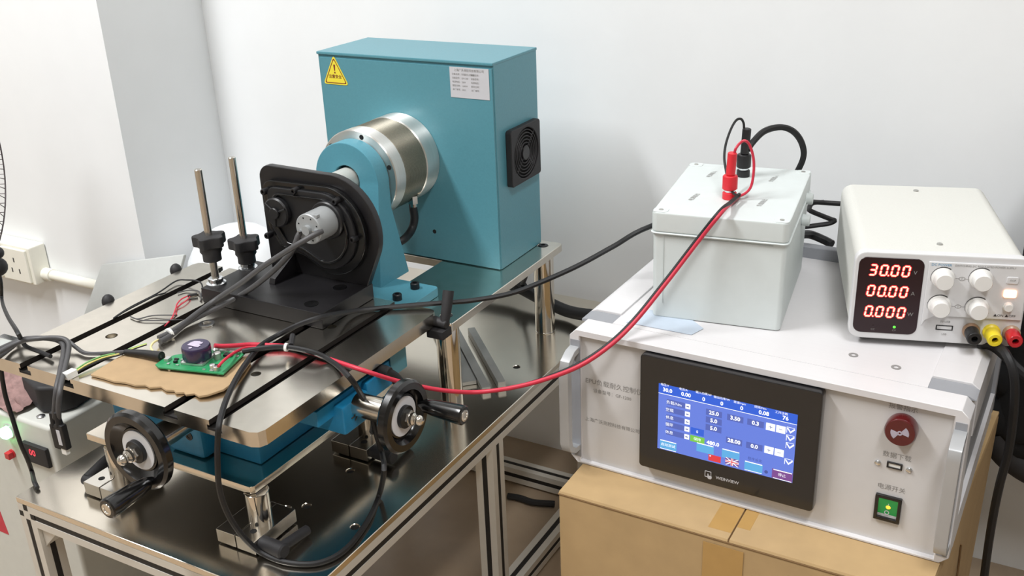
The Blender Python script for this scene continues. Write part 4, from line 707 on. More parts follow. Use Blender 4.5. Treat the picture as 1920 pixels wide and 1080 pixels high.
for x, z in CHK:
    m_.prism([(x - .0045, z + .002), (x - .0035, z + .003), (x - .0005, z - .0012), (x + .0035, z + .0032), (x + .0045, z + .0018), (x - .0005, z - .0036)], 'xz', yy - .0004, yy - .0003)
    q2(m_, x - .005, x - .0044, z - .0036, z + .004, .0004); q2(m_, x - .005, x + .004, z + .0035, z + .004, .0004)
for i, (x, z) in enumerate(BTN[:4]): q2(m_, x - .0100, x + .0100, z + .0048, z + .0060, .0005); (q2(m_, x - .0100, x + .0100, z - .0062, z - .0054, .0005) if i in (0, 3) else 0)
x, z = BTN[4]; q2(m_, x - .010, x + .011, z + .0048, z + .0060, .0005); q2(m_, x - .010, x + .011, z - .0060, z - .0052, .0005)
m_.build('white_icons', 'scr_white', hm, kind='stuff')
m_ = MB()
for x, z in CELLS: q2(m_, x - .0095, x + .0095, z - .0040, z + .0040, .00035)
for x, z in PADS: q2(m_, x - .026, x - .0035, z - .0036, z + .0036, .00032)
m_.build('value_cells', 'scr_cell', hm, kind='stuff')
m_ = MB()
for b_, x, z in [["30.0", 0.131, -0.0496], ["0.00", 0.1537, -0.0497], ["0", 0.1751, -0.0502], ["0", 0.1966, -0.0504], ["0", 0.2198, -0.0505], ["0.08", 0.2451, -0.0502], ["76", 0.2694, -0.0503], ["25.0", 0.1879, -0.0654], ["5.0", 0.1881, -0.0753], ["5.0", 0.1882, -0.0853], ["3.50", 0.213, -0.0656], ["0.3", 0.2365, -0.0655], ["480.0", 0.1884, -0.1053], ["28.00", 0.2131, -0.0955], ["0.0", 0.2368, -0.0956]]: m_.text(b_, .0068, T(x, yy - .0006, z) @ FX, bold=.00022)
m_.build('figures', 'scr_white', hm)
m_ = MB()
for b_, x, z in [["电压/V", 0.1274, -0.0433], ["电流/A", 0.1502, -0.0437], ["输入功率/W", 0.1747, -0.043], ["输出功率/W", 0.1963, -0.0438], ["转速/rpm", 0.2172, -0.0445], ["扭矩/Nm", 0.2408, -0.0444], ["工作次数", 0.2646, -0.0451]]: m_.text(b_, .0036, T(x, yy - .0006, z) @ FX)
for b_, x, z in [["负载/Nm", 0.1394, -0.065], ["空载", 0.1343, -0.075], ["休息", 0.1346, -0.0851], ["循环", 0.1344, -0.0947], ["休息", 0.1344, -0.1051]]: m_.text(b_, .0050, T(x, yy - .0006, z) @ FX)
m_.build('captions', 'scr_white', hm)
m_ = MB()
for x, z in PM[::2]: q2(m_, x - .002, x + .002, z - .0003, z + .0003, .0006); q2(m_, x - .0003, x + .0003, z - .002, z + .002, .0006)
for x, z in PM[1::2]: q2(m_, x - .002, x + .002, z - .0003, z + .0003, .0006)
for x, z in PADS: q2(m_, x - .0016, x + .0016, z - .0006, z + .0006, .0006)
m_.text('程序设定', .0042, T(.2385, yy - .0006, -.1125) @ FX); x, z = [[0.2522, -0.1246]][0]; m_.cyl((x, yy - .0006, z), (x, yy - .0003, z), .0021, 14)
m_.build('dark_icons', 'scr_dim', hm, kind='stuff')
m_ = MB()
for x, z in BTN[:4]: q2(m_, x - .0105, x + .0105, z - .0058, z + .0058, .00034)
m_.build('cyan_buttons', 'scr_cyan', hm, kind='stuff')
x, z = BTN[0]; MB().text('启动测试', .0046, T(x, yy - .0006, z) @ FX).build('button_text', 'scr_white', hm)
x, z = BTN[4]; q2(MB(), x - .0115, x + .0118, z - .0062, z + .0062, .00034).build('stop_button', 'scr_purple', hm); MB().text('停止', .0046, T(x, yy - .0006, z) @ FX).build('button_text', 'scr_white', hm)
x, z = [[0.1689, -0.0949]][0]; m_ = q2(MB(), x - .008, x + .008, z - .0045, z + .0045, .00034); m_.build('counter_cell', 'scr_band', hm); MB().text('0', .0052, T(x, yy - .0006, z) @ FX).build('figures', 'scr_white', hm)
x, z = [[0.1693, -0.1051]][0]; q2(MB(), x - .0088, x + .0088, z - .0042, z + .0042, .00036).build('green_button', 'scr_green', hm); MB().text('保持', .0046, T(x, yy - .0006, z) @ FX).build('button_text', 'scr_white', hm)
(x, z), (x2, z2) = [[0.1912, -0.1246], [0.2121, -0.1234]]
fl = q2(MB(), x - .0075, x + .0075, z - .0042, z + .0042, .0005).build('language_flag', 'scr_red', hm, label='red language flag icon'); m_ = MB(); m_.prism([(x - .0054 + (.0012 if k % 2 == 0 else .0005) * math.cos(PI / 2 + PI * k / 5), z + .0022 + (.0012 if k % 2 == 0 else .0005) * math.sin(PI / 2 + PI * k / 5)) for k in range(10)], 'xz', yy - .0007, yy - .0005); m_.build('star_icon', 'scr_white', hm)
q2(MB(), x2 - .008, x2 + .008, z2 - .0048, z2 + .0048, .0004).build('language_flag', 'scr_purple', hm, label='union flag language icon')
m_ = MB(); q2(m_, x2 - .008, x2 + .008, z2 - .0013, z2 + .0013, .0006); q2(m_, x2 - .0013, x2 + .0013, z2 - .0048, z2 + .0048, .0006)
for sx in (1, -1): m_.quad((x2 - .008 * sx, yy - .0006, z2 - .0048), (x2 - .0062 * sx, yy - .0006, z2 - .0048), (x2 + .008 * sx, yy - .0006, z2 + .0048), (x2 + .0062 * sx, yy - .0006, z2 + .0048))
m_.build('flag_cross', 'scr_white', hm); m_ = MB(); q2(m_, x2 - .008, x2 + .008, z2 - .0006, z2 + .0006, .0007); q2(m_, x2 - .0006, x2 + .0006, z2 - .0048, z2 + .0048, .0007); m_.build('flag_stripe', 'scr_red', hm)
x, z = .1840, -.1488; m_ = MB(); m_.prism(rrect(x - .0040, x + .0040, z - .0036, z + .0046, .0008, 2), 'xz', yy - .0003, yy, holes=[rrect(x - .0033, x + .0033, z - .0029, z + .0039, .0005, 2)])
m_.prism([(x - .0005, z + .0012), (x + .0006, z + .0012), (x + .0012, z - .0012), (x + .0048, z - .0016), (x + .0048, z - .004), (x + .0035, z - .0056), (x + .0008, z - .0056), (x - .0012, z - .0030), (x - .0004, z - .0022)], 'xz', yy - .0005, yy - .0002)
m_.text('WEINVIEW', .0056, T(.2075, yy - .0003, -.1498) @ FX, bold=.0001); m_.build('maker_logo', 'label_silver', hm)
# buzzer, data port, switch
bx, bzz = .3880, -.0362
bu = MB().lathe([(.0158, 0), (.0165, .004), (.0162, .013), (.0148, .0152), (0, .0155)], (bx, .006, bzz), (0, -1, 0), 40).build('alarm_lamp', 'red_lens', ct, label='dark red round alarm lamp with a fan emblem')
m_ = MB()
for a0 in (75, 255) if False else (20, 200):
    pts = [(bx + .0018 * math.cos(math.radians(a0)), bzz + .0018 * math.sin(math.radians(a0)))]
    pts = [(bx + .0022 * math.cos(math.radians(a0 + k * 14 - 35)), bzz + .0022 * math.sin(math.radians(a0 + k * 14 - 35))) for k in range(6)] + [(bx + .0092 * math.cos(math.radians(a0 + 35 - k * 14)), bzz + .0092 * math.sin(math.radians(a0 + 35 - k * 14))) for k in range(6)]
    m_.prism(pts, 'xz', -.0098, -.0094)
m_.prism(circle(bx, bzz, .0026, 18), 'xz', -.0098, -.0094, holes=[circle(bx, bzz, .0011, 12)]); m_.build('emblem', 'emblem', bu)
ub = MB().prism([(.3772, -.0886), (.3930, -.0886), (.3930, -.0812), (.3772, -.0812)], 'xz', .004, .0060, .0003, holes=[[(.3790, -.0870), (.3912, -.0870), (.3912, -.0828), (.3790, -.0828)]], seg=1).build('data_port', 'chip', ct)
MB().box(.3790, .3912, .0050, .0058, -.0870, -.0828).build('port_tongue', 'white_plastic', ub)
for x in (.3678, .4000): MB().lathe([(.0034, 0), (.0032, .0012), (.0018, .0022), (0, .0024)], (x, .006, -.0862), (0, -1, 0), 18).build('screw', 'zinc', ct)
sw = MB().prism([(.3700, -.1553), (.3975, -.1553), (.3975, -.1232), (.3700, -.1232)], 'xz', .002, .006, .0006, holes=[[(.3738, -.1512), (.3938, -.1512), (.3938, -.1272), (.3738, -.1272)]], seg=1).build('power_switch', 'black_gloss', ct, label='green lit rocker switch in a black frame')
MB().hexa([(.3738, .0065, -.1512), (.3938, .0065, -.1512), (.3938, .009, -.1512), (.3738, .009, -.1512), (.3738, .0025, -.1272), (.3938, .0025, -.1272), (.3938, .009, -.1272), (.3738, .009, -.1272)]).build('rocker', 'green_lens', sw)
MB().lathe([(.0027, 0), (.002, .0012), (0, .0014)], (.3842, .0045, -.1376), (0, -1, 0), 14).build('glow_lamp', 'led_amber', sw)
m_ = MB(); m_.prism(circle(.3832, -.1452, .0026, 18), 'xz', .0046, .0049, holes=[circle(.3832, -.1452, .0018, 18)]); m_.box(.3839, .3846, .0034, .0038, -.1345, -.1305); m_.build('switch_mark', 'label_silver', sw)
# film under the box
solo(MB().prism([(-.008, 0), (.075, 0), (.082, .022), (.05, .05), (.004, .046)], 'xy', 0, .0005, fn=lambda c: (c.x - .4335, c.y + 1.042, c.z + .5166)), 'plastic_film', 'film', 'pale blue plastic film sticking out under the grey box', 'film')

# ------------------------------------------------------------------ grey junction box
jb = thing('junction_box', 'pale grey plastic box with red and black terminals on its lid', 'junction box', (-.4234, 1.0699, .5167), 7.55)
JT = .1355
MB().prism(rrect(.003, .157, .003, .2135, .006), 'xy', 0, JT - .026, .002, fn=lambda c: (c.x + (.0012 if c.x > .08 else -.0012) * (c.z / .1), c.y, c.z)).build('body', 'box_grey', jb)
MB().prism(rrect(-.001, .161, -.001, .2175, .008), 'xy', JT - .0265, JT - .0245, .0008, seg=1).build('seal_rim', 'box_grey', jb)
MB().prism(rrect(.0002, .1598, .0002, .2163, .008), 'xy', JT - .0246, JT, .0025).build('lid', 'box_grey', jb)
for x0, x1, z0, z1 in ((.015, .143, .1055, .1061), (.015, .0156, .02, .1055)): MB().box(x0, x1, .0021, .0032, z0, z1).build('moulding_line', 'box_grey', jb)
for x, y in ((.010, .010), (.150, .010), (.010, .206), (.150, .206)):
    b = MB(); b.prism(rrect(x - .009, x + .009, y - .008, y + .008, .005), 'xy', JT - .0004, JT + .0006, .0003, seg=1); o = b.build('corner_pad', 'box_grey', jb); MB().lathe([(.0028, 0), (.0026, .0006), (0, .0006)], (x, y, JT + .0006), n=14).build('lid_screw', 'alu_dull', o)
for x, y, s_ in ((.0385, .168, '电源输入'), (.0372, .068, '电源输出'), (.118, .168, '负载输入'), (.119, .067, '负载输出')):
    b = MB(); b.text(s_, .0072, T(x, y, JT + .0003) @ Matrix.Rotation(math.radians(82), 4, 'Z')); b.build('print', 'ink_grey', jb)
for y, m, nm in ((.0735, 'red_plug', 'red'), (.170, 'black', 'black')):
    tp = MB().lathe([(.0085, 0), (.0085, .0075), (.0072, .0085), (.0055, .0085)], (.0785, y, JT + .0003), n=28).build('terminal', m, jb, label=nm + ' binding post terminal')
    MB().lathe([(.0062, .0084), (.0062, .0118), (.004, .0118)], (.0785, y, JT + .0003), n=20).build('collar', 'zinc', tp)
    MB().lathe([(.0075, .0112), (.0092, .0125), (.0092, .0275), (.0080, .029), (.005, .029)], (.0785, y, JT + .0003), n=12).build('terminal_cap', m, tp)
for z, y in ((.112, .17), (.09, .15)):
    b = MB(); b.cyl((.158, y, z), (.168, y, z), .0075, 18, .001); b.build('cable_entry', 'box_grey', jb)

# ------------------------------------------------------------------ bench power supply
ps = thing('power_supply', 'off-white bench power supply with red digits and four white knobs', 'power supply', (-.1916, 1.0957, .5184), 16.1)
Z0 = .0062
def sh(p): return [(x, z + Z0) for x, z in p]
MB().prism(sh(rrect(.0015, .1785, .001, .1035, .014)), 'xz', .006, .2535, .001, seg=1).build('case', 'psu_case', ps)
fb = MB().prism(sh(rrect(0, .180, 0, .105, .012)), 'xz', -.001, .012, .0022).build('front_bezel', 'psu_front', ps)
b = MB(); b.prism(sh([(.0765, .0975), (.0765, .020), (.0800, .0275), (.0900, .0335), (.178, .0335), (.178, .0975)]), 'xz', -.0036, -.0005, .0012); b.build('control_panel', 'psu_front', ps)
for x in (.02, .16):
    for y in (.02, .235): MB().cyl((x, y, 0.0003), (x, y, Z0 + .002), .008, 18, .001).build('foot', 'rubber', ps)
for x, y in ((.0909, .2523 - .02), (.0918, .036)): MB().lathe([(.0034, 0), (.0030, .0014), (.0012, .0016), (0, .001)], (x, y, Z0 + .1035), n=16).build('screw', 'alu_dull', ps)
wn = MB().prism(sh(rrect(.0045, .0728, .0078, .0992, .009)), 'xz', -.0016, -.0002, .0004, seg=1).build('display_window', 'window_dark', ps, label='dark red-black display window')
SEG = {'0': 'abcdef', '3': 'abcdg'}
def digit(m, ch, x, z, w_, h, sl, th, yd):
    t = th
    def seg(x0, z0, x1, z1):
        P_ = lambda u, v: (x + u + sl * v, yd, z + v); hw = t / 2
        g_ = .0003 if th < .002 else -.0006; q_ = g_ + hw
        if abs(x1 - x0) > abs(z1 - z0): pts = [(x0 + g_, z0), (x0 + q_, z0 + hw), (x1 - q_, z0 + hw), (x1 - g_, z0), (x1 - q_, z0 - hw), (x0 + q_, z0 - hw)]
        else: pts = [(x0, z0 + g_), (x0 + hw, z0 + q_), (x0 + hw, z1 - q_), (x0, z1 - g_), (x0 - hw, z1 - q_), (x0 - hw, z0 + q_)]
        m.quad(*[P_(u, v) for u, v in pts])
    D_ = {'a': (0, h, w_, h), 'd': (0, 0, w_, 0), 'g': (0, h / 2, w_, h / 2), 'f': (0, h / 2, 0, h), 'e': (0, 0, 0, h / 2), 'b': (w_, h / 2, w_, h), 'c': (w_, 0, w_, h / 2)}
    for k in SEG[ch]: seg(*D_[k])
for row, (z, s_, dp, unit) in enumerate(((.0783, '3000', 1, 'V'), (.0535, '0000', 1, 'A'), (.0284, '0000', 0, 'W'))):
    for mt_, th, yd, rd_, nm_ in (('led_red', .0032, -.0018, .0015, 'digits'), ('led_core', .0017, -.0019, .0008, 'digit_core')):  # wide red halo and pale glare core, both drawn as glowing shapes
        m_ = MB(); x = .0160
        for i, ch in enumerate(s_):
            digit(m_, ch, x, z + Z0, .0064, .0118, .12, th, yd)
            if i == dp: m_.quad(*[(x + .0088 + rd_ * math.cos(2 * PI * k / 8), yd, z + Z0 + rd_ * math.sin(2 * PI * k / 8)) for k in range(8)])
            x += .0115
        m_.build(nm_, mt_, wn, label='lit red digits' if nm_ == 'digits' else None)
    MB().text(unit, .0062, T(.0640, -.0019, z + Z0 + .0045) @ FX).build('unit_letter', 'ink_grey', wn)
MB().lathe([(.0016, 0), (.0012, .0006), (0, .0008)], (.0490, -.0016, .0163 + Z0), (0, -1, 0), 12).build('status_lamp', 'led_green', wn)
MB().lathe([(.0012, 0), (0, .0006)], (.0263, -.0016, .0165 + Z0), (0, -1, 0), 12).build('status_lamp', 'window_dark', wn)
m_ = MB(); m_.text('CC', .0032, T(.0263, -.0019, .0122 + Z0) @ FX); m_.text('CV', .0032, T(.0490, -.0019, .0122 + Z0) @ FX); m_.build('print', 'ink_grey', wn)
for x, z in ((.0925, .0815), (.1310, .0825), (.0927, .0487), (.1314, .0485)):
    k = MB().lathe([(.0118, 0), (.0118, .0012), (.0100, .0022), (.0096, .0130), (.0086, .0145), (0, .0146)], (x, -.0035, z + Z0 - .002), (0, -1, 0), 36).build('knob', 'knob_white', ps)
    m_ = MB(); n = 14; o_ = [(x + (.0130) * math.cos(math.radians(200 - 145 * i / n)), z + Z0 - .002 + .0130 * math.sin(math.radians(200 - 145 * i / n))) for i in range(n + 1)]; i_ = [(x + (.0130 - .0002 - .0012 * i / n) * math.cos(math.radians(200 - 145 * i / n)), z + Z0 - .002 + (.0130 - .0002 - .0012 * i / n) * math.sin(math.radians(200 - 145 * i / n))) for i in range(n + 1)]
    for i in range(n): m_.quad(*[(p[0], -.0038, p[1]) for p in (o_[i], o_[i + 1], i_[i + 1], i_[i])])
    m_.build('scale_arc', 'ink', ps)
m_ = MB()
for z in (.0795, .0465):
    m_.prism([(.1118 + .0034 * math.cos(2 * PI * k / 16), z + Z0 + .0023 * math.sin(2 * PI * k / 16)) for k in range(16)], 'xz', -.0038, -.0036, holes=[[(.1118 + .0028 * math.cos(2 * PI * k / 16), z + Z0 + .0018 * math.sin(2 * PI * k / 16)) for k in range(16)]]); m_.box(.1052, .1084, -.0038, -.0036, z + Z0 - .0002, z + Z0 + .0002); m_.box(.1152, .1184, -.0038, -.0036, z + Z0 - .0002, z + Z0 + .0002); m_.box(.1116, .1120, -.0038, -.0036, z + Z0 - .0012, z + Z0 + .0012)
m_.build('link_marks', 'ink_grey', ps)
MB().text('DC POWER', .0040, T(.0790, -.0039, .0945 + Z0) @ FX, 'LEFT').build('blue_lettering', 'ink_blue', ps); MB().text('SWITCHING DC REGULATED POWER SUPPLY', .0030, T(.1030, -.0039, .0945 + Z0) @ FX, 'LEFT').build('lettering', 'ink_grey', ps)
m_ = MB(); m_.prism(sh(rrect(.1565, .1685, .0765, .0845, .0015, 3)), 'xz', -.0046, -.0034, .0004, seg=1); o = m_.build('button', 'psu_front', ps); m_ = MB(); m_.text('OCP', .0030, T(.1625, -.0048, .0805 + Z0) @ FX); m_.build('print', 'ink_grey', o)
MB().prism(sh(rrect(.1555, .1685, .0605, .0695, .002, 3)), 'xz', -.0052, -.0034, .0006, seg=1).build('output_button', 'led_button', ps, label='glowing orange-white output button')
MB().lathe([(.0056, 0), (.0056, .001), (.0048, .0016), (.0046, .0045), (.004, .005), (0, .005)], (.1622, -.0035, .0495 + Z0), (0, -1, 0), 24).build('power_button', 'knob_white', ps)
MB().text('▲ON ▲OFF', .0040, T(.1600, -.0039, .0385 + Z0) @ FX).build('print', 'ink', ps)
ub = MB().prism(sh([(.0925, .0158), (.1105, .0158), (.1105, .0220), (.0925, .0220)]), 'xz', -.0014, .004, .0003, holes=[sh([(.0938, .0170), (.1092, .0170), (.1092, .0208), (.0938, .0208)])], seg=1).build('usb_port', 'chip', ps); MB().box(.0940, .1090, .0005, .003, .0195 + Z0, .0207 + Z0).build('port_tongue', 'white_plastic', ub)
m_ = MB(); m_.text('5V USB', .0034, T(.1015, -.0014, .0262 + Z0) @ FX); m_.text('USB', .0030, T(.1020, -.0014, .0110 + Z0) @ FX); m_.build('print', 'ink_grey', ps)
for x, m, nm, cc in ((.1292, 'black', 'black', 1), (.1500, 'yellow', 'yellow', 0), (.1705, 'red_post', 'red', 1)):
    z = .0185 + Z0 - .001; o = MB().lathe([(.0092, .0), (.0092, .0030), (.0075, .0045)], (x, -.001, z), (0, -1, 0), 28).build('output_terminal', 'clear_collar' if cc else m, ps, label=nm + ' output binding post')
    MB().lathe([(.0070, .002), (.0078, .006), (.0078, .0215), (.0068, .0228), (.0034, .0228), (.0032, .016), (0, .016)], (x, -.001, z), (0, -1, 0), 28).build('post_cap', m, o)
    MB().lathe([(.0031, 0), (0, 0.0002)], (x, -.0175, z), (0, -1, 0), 16).build('socket_hole', 'dark_hole', o)

# ------------------------------------------------------------------ cardboard box under the controller
kb = thing('cardboard_box', 'large closed brown cardboard box carrying the white controller', 'box', (-.27, 1.14, FL), world=True)
KZ = .3279
b = MB(); b.hexa([(-.4835, .932, FL + .001), (-.062, .928, FL + .001), (-.034, 1.362, FL + .001), (-.4835, 1.366, FL + .001), (-.4835, .932, KZ - .003), (-.0565, .928, KZ - .003), (-.030, 1.362, KZ - .003), (-.4835, 1.366, KZ - .003)], .004); b.build('body', 'carton', kb)
b = MB(); b.hexa([(-.4828, .9324, KZ - .0028), (-.2695, .9304, KZ - .0028), (-.2695, 1.3646, KZ - .0028), (-.4828, 1.3656, KZ - .0028), (-.4822, .9334, KZ), (-.2695, .9316, KZ), (-.2695, 1.364, KZ), (-.4822, 1.365, KZ)]); b.build('flap', 'carton', kb)
b = MB(); b.hexa([(-.2675, .9304, KZ - .0028), (-.0570, .9286, KZ - .0028), (-.0305, 1.3616, KZ - .0028), (-.2675, 1.3646, KZ - .0028), (-.2675, .9316, KZ), (-.0578, .9298, KZ), (-.0312, 1.361, KZ), (-.2675, 1.364, KZ)]); b.build('flap', 'carton', kb)
MB().box(-.2695, -.2675, .9310, 1.364, KZ - .0029, KZ - .0020).build('flap_gap', 'carton_edge', kb)
MB().hexa([(-.4834, .9316, KZ - .0046), (-.0566, .9276, KZ - .0046), (-.0566, .9290, KZ - .0038), (-.4834, .933, KZ - .0038), (-.4834, .9316, KZ - .0036), (-.0566, .9276, KZ - .0036), (-.0566, .929, KZ - .0030), (-.4834, .933, KZ - .0030)]).build('fold_line', 'carton_edge', kb)
t_ = MB(); t_.box(-.297, -.250, .9290, .9293, .10, KZ - .010); t_.build('tape', 'tape', kb)
t_ = MB(); t_.box(-.297, -.2697, .944, 1.364, KZ, KZ + .00012); t_.box(-.2673, -.252, .958, 1.364, KZ, KZ + .00012); t_.build('tape', 'tape', kb)
b = MB(); b.tube([(-.0427, 1.155, .245), (-.0420, 1.166, .20), (-.0418, 1.168, .16), (-.0414, 1.172, .12), (-.0413, 1.173, .08)], .0012, 6); b.build('torn_seam', 'carton_edge', kb)

# ------------------------------------------------------------------ left side: grey cabinet, fan, socket, board, tub
KX1, KY0, KT = -1.161, .735, .3475
gc = thing('control_cabinet', 'pale grey steel cabinet with a glowing green lamp at the left of the bench', 'cabinet', (-1.4, 1.0, FL), world=True)
b = MB(); b.box(-1.50, KX1, KY0, .885, FL + .001, KT, .006, 3); b.build('body', 'cabinet', gc)
s_ = 1.05
def cf(x, z): return (x * s_, 1.045 + (z - 1.045) * s_)
x, z = cf(-1.1947, .3541); o = MB().lathe([(.0105, 0), (.0105, .003), (.009, .003)], (x, KY0, z), (0, -1, 0), 24).build('lamp_ring', 'zinc', gc); MB().lathe([(.0092, .002), (.0090, .009), (.006, .0125), (0, .0138)], (x, KY0, z), (0, -1, 0), 24).build('lamp_lens', 'lamp_green', o, label='glowing green lamp lens')
x, z = cf(-1.2011, .3171); o = MB().lathe([(.0068, 0), (.0068, .002), (.005, .003)], (x, KY0, z), (0, -1, 0), 20).build('push_button', 'red_post', gc, label='small red push button'); MB().box(x - .005, x + .005, KY0 - .010, KY0 - .002, z - .005, z + .005, .001).build('button_cap', 'red_post', o)
x0, z1 = cf(-1.1675, .3475); x1, z0_ = cf(-1.1180, .3185); o = MB().box(x0, x1, KY0 - .006, KY0 + .001, z0_, z1, .0015).build('panel_meter', 'black_matte', gc, label='black panel meter with red digits')
m_ = MB(); m_.text('00', .014, T((x0 + x1) / 2 - .004, KY0 - .0063, (z0_ + z1) / 2 + .003) @ FX, bold=.0003); m_.build('digits', 'meter_red', o)
x, z = cf(-1.285, .19); MB().prism([(x - .03, z - .03), (x + .022, z - .03), (x + .012, z + .034), (x - .03, z + .05)], 'xz', KY0 - .0004, KY0).build('red_sticker', 'red_wire', gc, label='red printed sticker')
MB().lathe([(.0065, 0), (.0060, .0015), (.003, .003), (0, .0033)], (-1.200, .752, KT), n=18).build('screw', 'zinc', gc)
# rag: a crumpled cloth
b = bmesh.new(); bmesh.ops.create_grid(b, x_segments=34, y_segments=26, size=1)
from mathutils import noise
for v in b.verts:
    u, w_ = v.co.x, v.co.y; n1 = noise.noise(Vector((u * 2.2, w_ * 2.2, 1))); n2 = noise.noise(Vector((u * 5, w_ * 5, 4)))
    v.co = Vector((-1.312 + u * .078 + n1 * .010, .800 + w_ * .052 + n2 * .006 - .02 * u, KT + .004 + .026 * max(0, 1 - (u * u * .8 + w_ * w_ * .9)) + abs(n1) * .022 * (1.15 - abs(u)) + abs(n2) * .008))
    if v.co.z < KT + .002: v.co.z = KT + .002
m_ = MB(); m_._merge(b); solo(m_, 'rag', 'rag', 'crumpled pinkish brown cloth lying on the grey cabinet', 'cloth', smooth=80)
b = MB(); b.prism([(-1.262, .775), (-1.205, .757), (-1.178, .772), (-1.170, .79), (-1.178, .835), (-1.255, .842)], 'xy', KT + .0005, KT + .042, .006, seg=3); solo(b, 'power_adapter', 'black_matte', 'black plastic adapter block next to the cloth on the grey cabinet', 'adapter')
b = MB(); b.box(-1.42, -1.262, .852, .864, KT + .0005, KT + .036, .001); solo(b, 'metal_strip', 'zinc', 'bright metal strip standing behind the cloth on the grey cabinet', 'strip')
# fan
fn = thing('pedestal_fan', 'black wire guard of a pedestal fan at the left edge of the picture', 'fan', (-1.725, 0.878, FL), world=True)
fcn = Vector((-1.6051, 0.9480, 0.6130)); fa = Vector((.86, .51, .03)).normalized(); u1 = Vector((0, 0, 1)) - fa * fa.z; u1.normalize(); u2 = fa.cross(u1)
RF = .2
def fp(r, a, h): return fcn + (u1 * math.cos(a) + u2 * math.sin(a)) * r + fa * h
b = MB()
for r, h in ((RF, 0), (.05, -.004), (.12, -.002), (.12, -.075)): b.torus(fcn + fa * h, fa, r, .0013, 72, 6)
b.build('guard_rings', 'fan_wire', fn)
b = MB()
for k in range(70):
    a = 2 * PI * k / 70; b.tube([fp(.035, a, -.005), fp(.12, a, -.002), fp(RF, a, .0)], .0007, 4, 2); b.tube([fp(.035, a, -.085), fp(.12, a, -.075), fp(RF * .95, a + .045, -.045), fp(RF, a + .045, 0)], .0007, 4, 2)
b.build('guard_wires', 'fan_wire', fn, kind='stuff')
for k in range(3):
    a0 = k * 2 * PI / 3; b = MB(); b.quad(*[fp(r, a0 + da, h) for r, da, h in ((.03, 0, -.042), (.10, -.25, -.05), (.105, .35, -.018), (.03, .8, -.018))]); o = b.build('blade', 'rubber_grey', fn); md = o.modifiers.new('s', 'SOLIDIFY'); md.thickness = .002
b = MB(); b.cyl(fp(0, 0, -.16), fp(0, 0, -.085), .05, 28, .01); b.cyl(fp(0, 0, -.085), fp(0, 0, -.012), .012, 16); b.build('motor_housing', 'black_matte', fn)
hp = fp(0, 0, -.14); b = MB(); b.cyl((hp.x, hp.y, FL + .03), (hp.x, hp.y, hp.z), .014, 18); b.lathe([(0, 0), (.10, 0), (.095, .02), (.03, .032), (.016, .05)], (hp.x, hp.y, FL + .0005), n=40); b.build('stand', 'black_matte', fn)
b = MB(); kx = Vector(CABLE['fan_cord'][0]) + Vector((.010, 0, .006)); b.tube([kx + Vector((-.10, .03, .01)), kx + Vector((-.03, .0, .012)), kx + Vector((.004, -.004, .016))], lambda t: .006 + .004 * t, 12, 4); b.ball(kx + Vector((.006, -.005, .017)), .011, (1, 1, .95)); b.ball(kx + Vector((-.010, 0, -.012)), .016); b.build('tilt_knob', 'black_matte', fn)
# socket box and conduit on the pillar
k_ = CY / 1.179
def cw(x, z): return (x * k_, 1.045 + (z - 1.045) * k_)
yb_ = CY - .0008
sx1, sz1 = cw(-1.7287, .382); sx0 = sx1 - .19; sz0 = sz1 - .085
so = thing('wall_socket', 'cream surface-mounted double socket box on the white pillar', 'socket', ((sx0 + sx1) / 2, CY, sz0), world=True)
MB().box(sx0, sx1, CY - .042, yb_, sz0, sz1, .004).build('back_box', 'cream_plastic', so)
for xx in (sx1 - .048, sx1 - .142):
    o = MB().box(xx - .040, xx + .040, CY - .048, CY - .041, sz0 + .006, sz1 - .006, .002).build('face_plate', 'cream_plastic', so)
    for dx, dz in ((-.012, -.012), (.012, -.012), (0, .012)): MB().box(xx + dx - .0018, xx + dx + .0018, CY - .0484, CY - .0478, sz0 + .042 + dz - .005, sz0 + .042 + dz + .005).build('slot_hole', 'ink', o)
cz = cw(0, .3205)[1]
cd = thing('wall_conduit', 'cream plastic conduit pipe running right from the socket box', 'conduit', (sx1, CY, cz), world=True)
MB().cyl((sx1 - .002, CY - .0135, cz), (CX + .0, CY - .0135, cz), .0105, 20).build('pipe', 'cream_plastic', cd)
MB().cyl((sx1 - .001, CY - .0145, cz), (sx1 + .022, CY - .0145, cz), .0135, 20, .001).build('coupling', 'cream_plastic', cd)
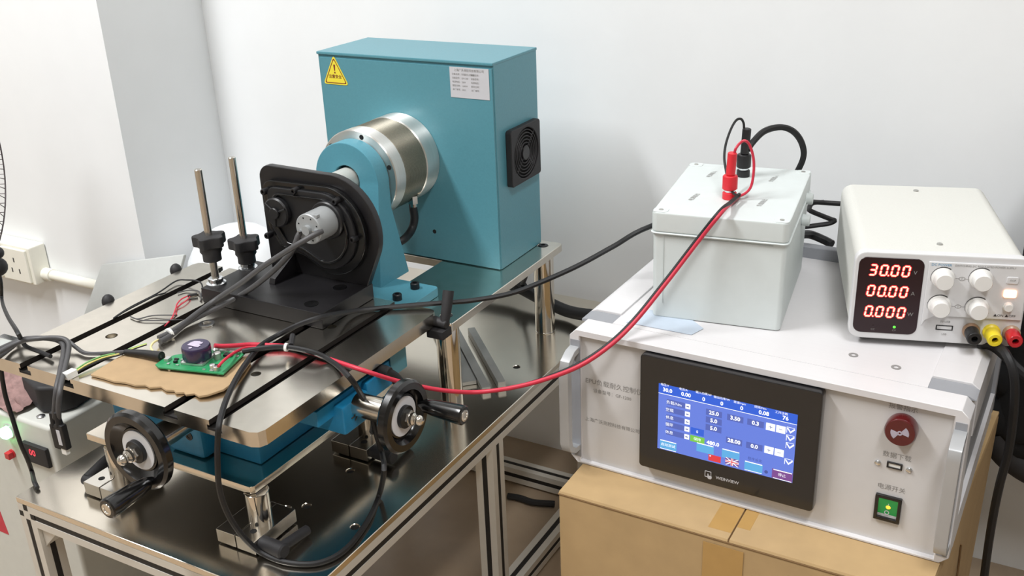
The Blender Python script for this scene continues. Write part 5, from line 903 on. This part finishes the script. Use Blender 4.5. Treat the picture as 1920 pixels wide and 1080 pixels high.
# leaning board and tub
P1 = Vector([-1.6888, 1.265, 0.311]); P2 = Vector([-1.4438, 1.265, 0.3712]); P3 = Vector([-1.7679, 1.09, -0.031]); P4 = Vector([-1.5229, 1.09, -0.031])
nn = (P2 - P1).cross(P3 - P1).normalized() * .008; nn = -nn if nn.y < 0 else nn
b = MB(); b.hexa([P3, P4, P4 + nn, P3 + nn, P1, P2, P2 + nn, P1 + nn], .003); solo(b, 'leaning_board', 'board', 'plain pale grey board leaning behind the left side of the bench', 'board')
tu = thing('plastic_tub', 'white plastic tub with a domed lid behind the clamping studs', 'tub', (-1.44, 1.40, FL), world=True)
b = MB(); b.lathe([(0, .001), (.088, .001), (.100, .315), (.097, .318)], (-1.440, 1.40, FL), n=48); b.build('tub', 'bucket', tu)
b = MB(); b.lathe([(.104, .312), (.106, .330), (.100, .352), (.082, .385), (.05, .408), (0, .418)], (-1.440, 1.40, FL), n=48); b.build('lid', 'bucket', tu)
b = MB()
for k in range(24): a = 2 * PI * k / 24; b.tube([(-1.44 + .0905 * math.cos(a), 1.40 + .0905 * math.sin(a), FL + .06), (-1.44 + .0995 * math.cos(a), 1.40 + .0995 * math.sin(a), FL + .29)], .003, 6, 1)
b.build('ribs', 'bucket', tu, kind='stuff')

# ------------------------------------------------------------------ right side: black chair
ch = thing('office_chair', 'black padded chair behind the right side of the controller', 'chair', (.2, 1.28, FL), world=True)
b = MB(); b.box(-.036, .40, 1.372, 1.447, .262, .70, .03, 4); o = b.build('backrest', 'fabric_black', ch)
b = MB()
for x, z, r in ((-.024, .30, .03), (-.028, .36, .028), (-.022, .42, .03), (.0, .27, .03), (.05, .262, .032)): b.ball((x, 1.408, z), r, (1, 1.05, 1.2))
b.build('cushion_folds', 'fabric_black', ch)
b = MB(); b.tube([(-.028, 1.405, .272), (-.018, 1.40, .252), (.0, 1.40, .237), (.04, 1.40, .222), (.16, 1.40, .21)], lambda t: .024 - .004 * t, 12, 5); b.build('back_bracket', 'black_matte', ch)
b = MB(); b.box(.34, .76, .90, 1.30, .30, .37, .025, 4); b.build('seat', 'fabric_black', ch)
b = MB(); b.cyl((.55, 1.10, FL + .06), (.55, 1.10, .305), .025, 20); b.tube([(.16, 1.40, .21), (.35, 1.3, .24), (.55, 1.1, .29)], .018, 10, 4); b.build('column', 'black_matte', ch)
for k in range(5):
    a = 2 * PI * k / 5 + .3; e = (.55 + .22 * math.cos(a), 1.10 + .22 * math.sin(a), FL + .045); b = MB(); b.tube([(.55, 1.10, FL + .08), e], .014, 8, 1); b.ball((e[0], e[1], FL + .0245), .024); b.build('leg', 'black_matte', ch)
